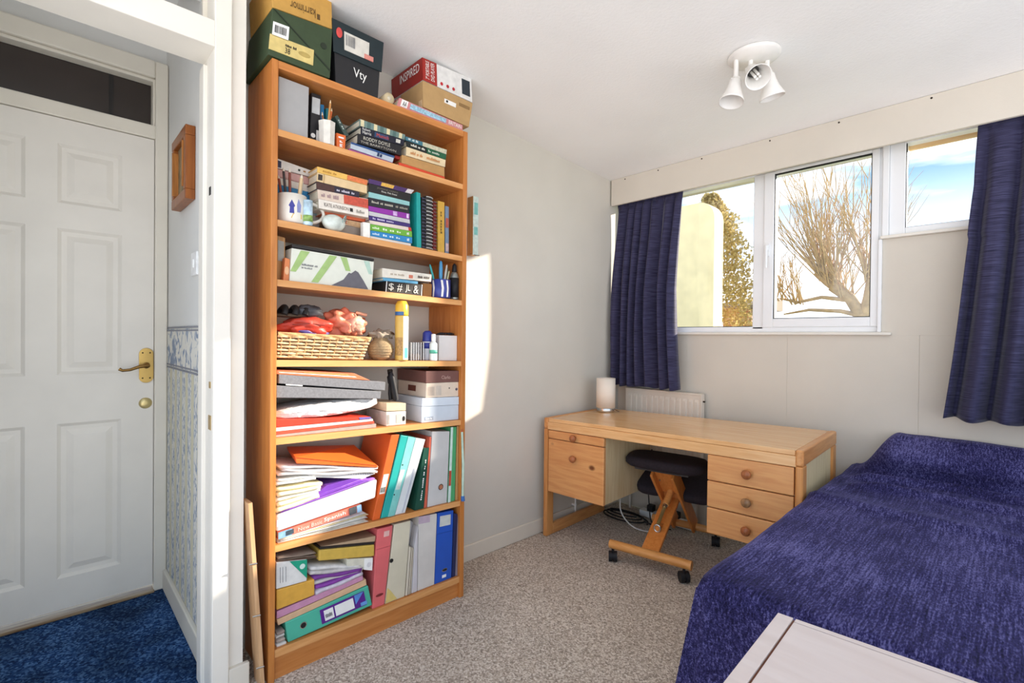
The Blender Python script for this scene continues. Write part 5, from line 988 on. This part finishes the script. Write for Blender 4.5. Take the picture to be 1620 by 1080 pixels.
# ------------------------------------------------------------------ hall: picture and switch
PF = wood('#9c5a26', '#7c4219', 'z', .35)
t = Thing('framed_picture', 'dark wooden picture frame on the hall wall', 'picture', (-.295, -2.383, 1.63))
fr = MB(); x0, x1, z0, z1 = -.425, -.165, 1.632, 1.90
for a in ((x0, x1, z0, z0+.036), (x0, x1, z1-.036, z1), (x0, x0+.036, z0+.036, z1-.036), (x1-.036, x1, z0+.036, z1-.036)): fr.box(a[0], a[1], -2.416, -2.384, a[2], a[3])
f_ = t.part('frame', fr, PF, bevel=.003); t.part('beading', MB().box(x0+.036, x0+.042, -2.42, -2.40, z0+.05, z1-.05).box(x1-.042, x1-.036, -2.42, -2.40, z0+.05, z1-.05), wood('#b9793a', '#8c5424', 'z'), f_)
t.part('picture', MB().box(x0+.036, x1-.036, -2.40, -2.39, z0+.036, z1-.036), pm('#8d7a5a', .6, .4, 40))
t = Thing('light_switch', 'white light switch on the hall wall', 'switch', (-.148, -2.383, 1.35))
t.part('plate', MB().box(-.19, -.105, -2.392, -2.383, 1.352, 1.437), pm('#efefee', .35), bevel=.003); t.part('rocker', MB().box(-.155, -.14, -2.396, -2.391, 1.38, 1.41), pm('#f4f4f2', .3), bevel=.001)
# pipe beside the desk on the wall
t = Thing('wall_pipe', 'thin white pipe on the left wall below the desk', 'pipe', (.0225, -.38, 0)); t.part('pipe', MB().tube([(.0225, -.38, 0), (.0225, -.38, .26)], .006, 10), WHT); t.part('clip', MB().box(.0, .026, -.39, -.37, .09, .1), WHT)

# ------------------------------------------------------------------ garden outside the window
def leafmat(h1, h2, trans=.4):
    m, n, l, b, o = nodes('leaves_'+h1.strip('#')); v = coords(n, l); t1 = n.new('ShaderNodeTexNoise'); t1.inputs['Scale'].default_value = 9; l.new(v, t1.inputs[0])
    r = ramp(n, [(.35, lin(h1)), (.65, lin(h2))]); l.new(t1.outputs[0], r.inputs[0]); l.new(r.outputs[0], b.inputs['Base Color']); b.inputs['Roughness'].default_value = .6
    tr = n.new('ShaderNodeBsdfTranslucent'); l.new(r.outputs[0], tr.inputs[0]); mx = n.new('ShaderNodeMixShader'); mx.inputs[0].default_value = trans
    l.new(b.outputs[0], mx.inputs[1]); l.new(tr.outputs[0], mx.inputs[2]); l.new(mx.outputs[0], o.inputs[0]); return m
def ony(px, py, y): d = ray(px, py); return CAM+d*((y-CAM.y)/d.y)
BARK = pm('#b5976c', .9, .25, 8)
# evergreen
rg = random.Random(11); tc = Vector((-2.08, 6.2, -.3))
t = Thing('evergreen_tree', 'dense sunlit evergreen tree seen through the left pane', 'tree', tc)
t.part('trunk', MB().tube([tc, tc+Vector((.05, 0, 2)), tc+Vector((0, .05, 3.6))], [.14, .11, .03], 10), BARK)
mb = MB()
for k in range(15000):
    h = rg.uniform(0, 1)**.9; zz = .1+h*4.05; R = .92*math.sin(min(1, (1-h)*1.9+.05)*math.pi*.5)**.8*(.85+.3*mnoise.noise(Vector((zz*1.5, k % 7, 0)))); a = rg.uniform(0, 6.283); rr = R*math.sqrt(rg.uniform(.25, 1))*(1+.25*mnoise.noise(Vector((math.cos(a)*2, math.sin(a)*2, zz*2))))
    c_ = tc+Vector((rr*math.cos(a), rr*math.sin(a), zz)); d1_ = Vector((rg.gauss(0, 1), rg.gauss(0, 1), rg.gauss(0, 1))).normalized()*.035; d2_ = Vector((rg.gauss(0, 1), rg.gauss(0, 1), rg.gauss(0, 1))).normalized()*.028
    mb.add([c_-d1_, c_+d2_, c_+d1_, c_-d2_], [(0, 1, 2, 3)])
o = t.part('foliage', mb, leafmat('#b8a266', '#dcc88c', .5)); o['kind'] = 'stuff'
# pale rendered pillar
pa, pb = ony(1066, 520, 4.0), ony(1128, 520, 4.0); zt_ = ony(1100, 322, 4.0).z
t = Thing('garden_pillar', 'pale yellow rendered pillar with a rounded top outside the window', 'pillar', ((pa.x+pb.x)/2-.3, 4.15, -.3))
xl, xr = pa.x-.9, pb.x; poly = [(xl, 4.0, -.3), (xr, 4.0, -.3)]+[(xr-.22+.22*math.cos(a), 4.0, zt_-.25+.25*math.sin(a)) for a in [math.pi/2*k/6 for k in range(7)]]+[(xl, 4.0, zt_)]
t.part('shaft', MB().prism(poly, (0, .3, 0)), pm('#eedeae', .85, .08, 5)); t.part('plinth', MB().box(xl-.03, xr+.03, 3.97, 4.33, -.3, .1), pm('#d9c9a0', .85))
# brick shed wall
sa, sb = ony(1144, 500, 9), ony(1189, 500, 9); zt_ = ony(1160, 489, 9).z
t = Thing('brick_outhouse', 'low orange brick outhouse below the evergreen tree', 'outhouse', ((sa.x+sb.x)/2, 9.3, -.3))
def brick_mat():
    m, n, l, b, o = nodes('brickwork'); v = coords(n, l, (1, 1, 1), (math.pi/2, 0, 0)); q = n.new('ShaderNodeTexBrick'); q.inputs['Scale'].default_value = 4; q.inputs['Color1'].default_value = lin('#d08a56'); q.inputs['Color2'].default_value = lin('#b87044'); q.inputs['Mortar'].default_value = lin('#d9c6a4'); l.new(v, q.inputs[0]); l.new(q.outputs[0], b.inputs['Base Color']); return m
t.part('wall', MB().box(sa.x, sb.x, 9, 10.5, -.3, zt_), brick_mat()); t.part('roof', MB().hexa([(sa.x-.15, 8.85, zt_), (sb.x+.15, 8.85, zt_), (sb.x+.15, 10.65, zt_), (sa.x-.15, 10.65, zt_), (sa.x-.15, 8.85, zt_+.08), (sb.x+.15, 8.85, zt_+.08), (sb.x+.15, 10.65, zt_+.35), (sa.x-.15, 10.65, zt_+.35)]), pm('#8a7a66', .8))
# pollarded bare tree
rg = random.Random(5); Yt = 8.2; TS = 1.25
def O(px, py, dy=0): return ony(px, py, Yt+dy)
b0 = O(1372, 520); base = Vector((b0.x+.05, Yt, -.3))
t = Thing('bare_tree', 'bare pollarded tree with long upright twigs seen through the casement', 'tree', base)
t.part('trunk', MB().tube([base, base+Vector((0, 0, .9)), O(1366, 505), O(1345, 472), O(1318, 452)], [.2, .17, .115, .10, .11], 12), BARK)
t.part('limb', MB().tube([O(1366, 505), O(1374, 470), O(1378, 440)], [.10, .085, .07], 10), BARK); t.part('limb', MB().tube([O(1345, 472), O(1310, 446), O(1290, 432)], [.085, .085, .05], 10), BARK)
t.part('limb', MB().tube([O(1345, 475), O(1300, 470), O(1262, 478), O(1235, 472)], [.045, .035, .03, .02], 8), BARK); t.part('limb', MB().tube([O(1366, 500), O(1330, 492), O(1280, 490), O(1240, 497)], [.05, .04, .03, .015], 8), BARK)
def twigs(src, n, spread, ln, up, seed):
    rr = random.Random(seed); mb = MB()
    for k in range(int(n*1.6)):
        p = src+Vector((rr.uniform(-.10, .10), rr.uniform(-.12, .12), rr.uniform(-.06, .08))); d_ = (Vector((rr.gauss(up[0], spread), rr.gauss(0, spread), 1+up[1]*rr.random()))).normalized(); L = ln*TS*rr.uniform(.5, 1.15); pts = [p]
        for j in range(5):
            d_ = (d_+Vector((rr.gauss(0, .07), rr.gauss(0, .07), .05))).normalized(); pts.append(pts[-1]+d_*L/5)
        mb.tube(pts, [.013, .011, .009, .007, .005, .003], 5, caps=False)
        for j in range(2):
            q = pts[rr.randint(2, 4)]; e_ = (d_+Vector((rr.gauss(0, .4), rr.gauss(0, .3), .1))).normalized(); mb.tube([q, q+e_*L*.18, q+e_*L*.34+Vector((0, 0, .04))], [.007, .005, .002], 4, caps=False)
    return mb
TWIG = pm('#c3a473', .9, .2, 10)
for src, n, sp, ln, up, sd_ in ((O(1300, 440), 34, .42, 1.7, (-.25, .2), 1), (O(1318, 450), 26, .35, 1.6, (-.05, .3), 2), (O(1378, 440), 26, .35, 1.7, (.0, .3), 3), (O(1340, 468), 14, .5, 1.2, (-.3, .1), 4), (O(1262, 478), 10, .5, .9, (-.3, .1), 6), (O(1235, 472), 9, .5, .9, (-.3, .2), 7)):
    t.part('twigs', twigs(src, n, sp, ln, up, sd_), TWIG)
# low scrub in front of the tree
for k, (px, py, r_) in enumerate(((1222, 510, .35), (1285, 515, .3))):
    c_ = ony(px, py+14, 12+2.2*k); rg = random.Random(40+k); mb = MB()
    t = Thing('shrub', ['pale twiggy shrub at the left foot of the bare tree', 'pale low shrub under the bare tree'][k], 'shrub', (c_.x, c_.y, -.3))
    t.part('stems', MB().tube([(c_.x, c_.y, -.3), (c_.x, c_.y, c_.z)], [.04, .02], 6), BARK)
    for q in range(160):
        p = Vector((c_.x, c_.y, c_.z-.4)); d_ = Vector((rg.gauss(0, .5), rg.gauss(0, .4), 1)).normalized(); mb.tube([p, p+d_*.3, p+d_*r_*rg.uniform(1.1, 2.1)+Vector((rg.gauss(0, .08), 0, 0))], [.008, .006, .003], 4, caps=False)
    t.part('twigs', mb, TWIG)["kind"] = 'stuff'
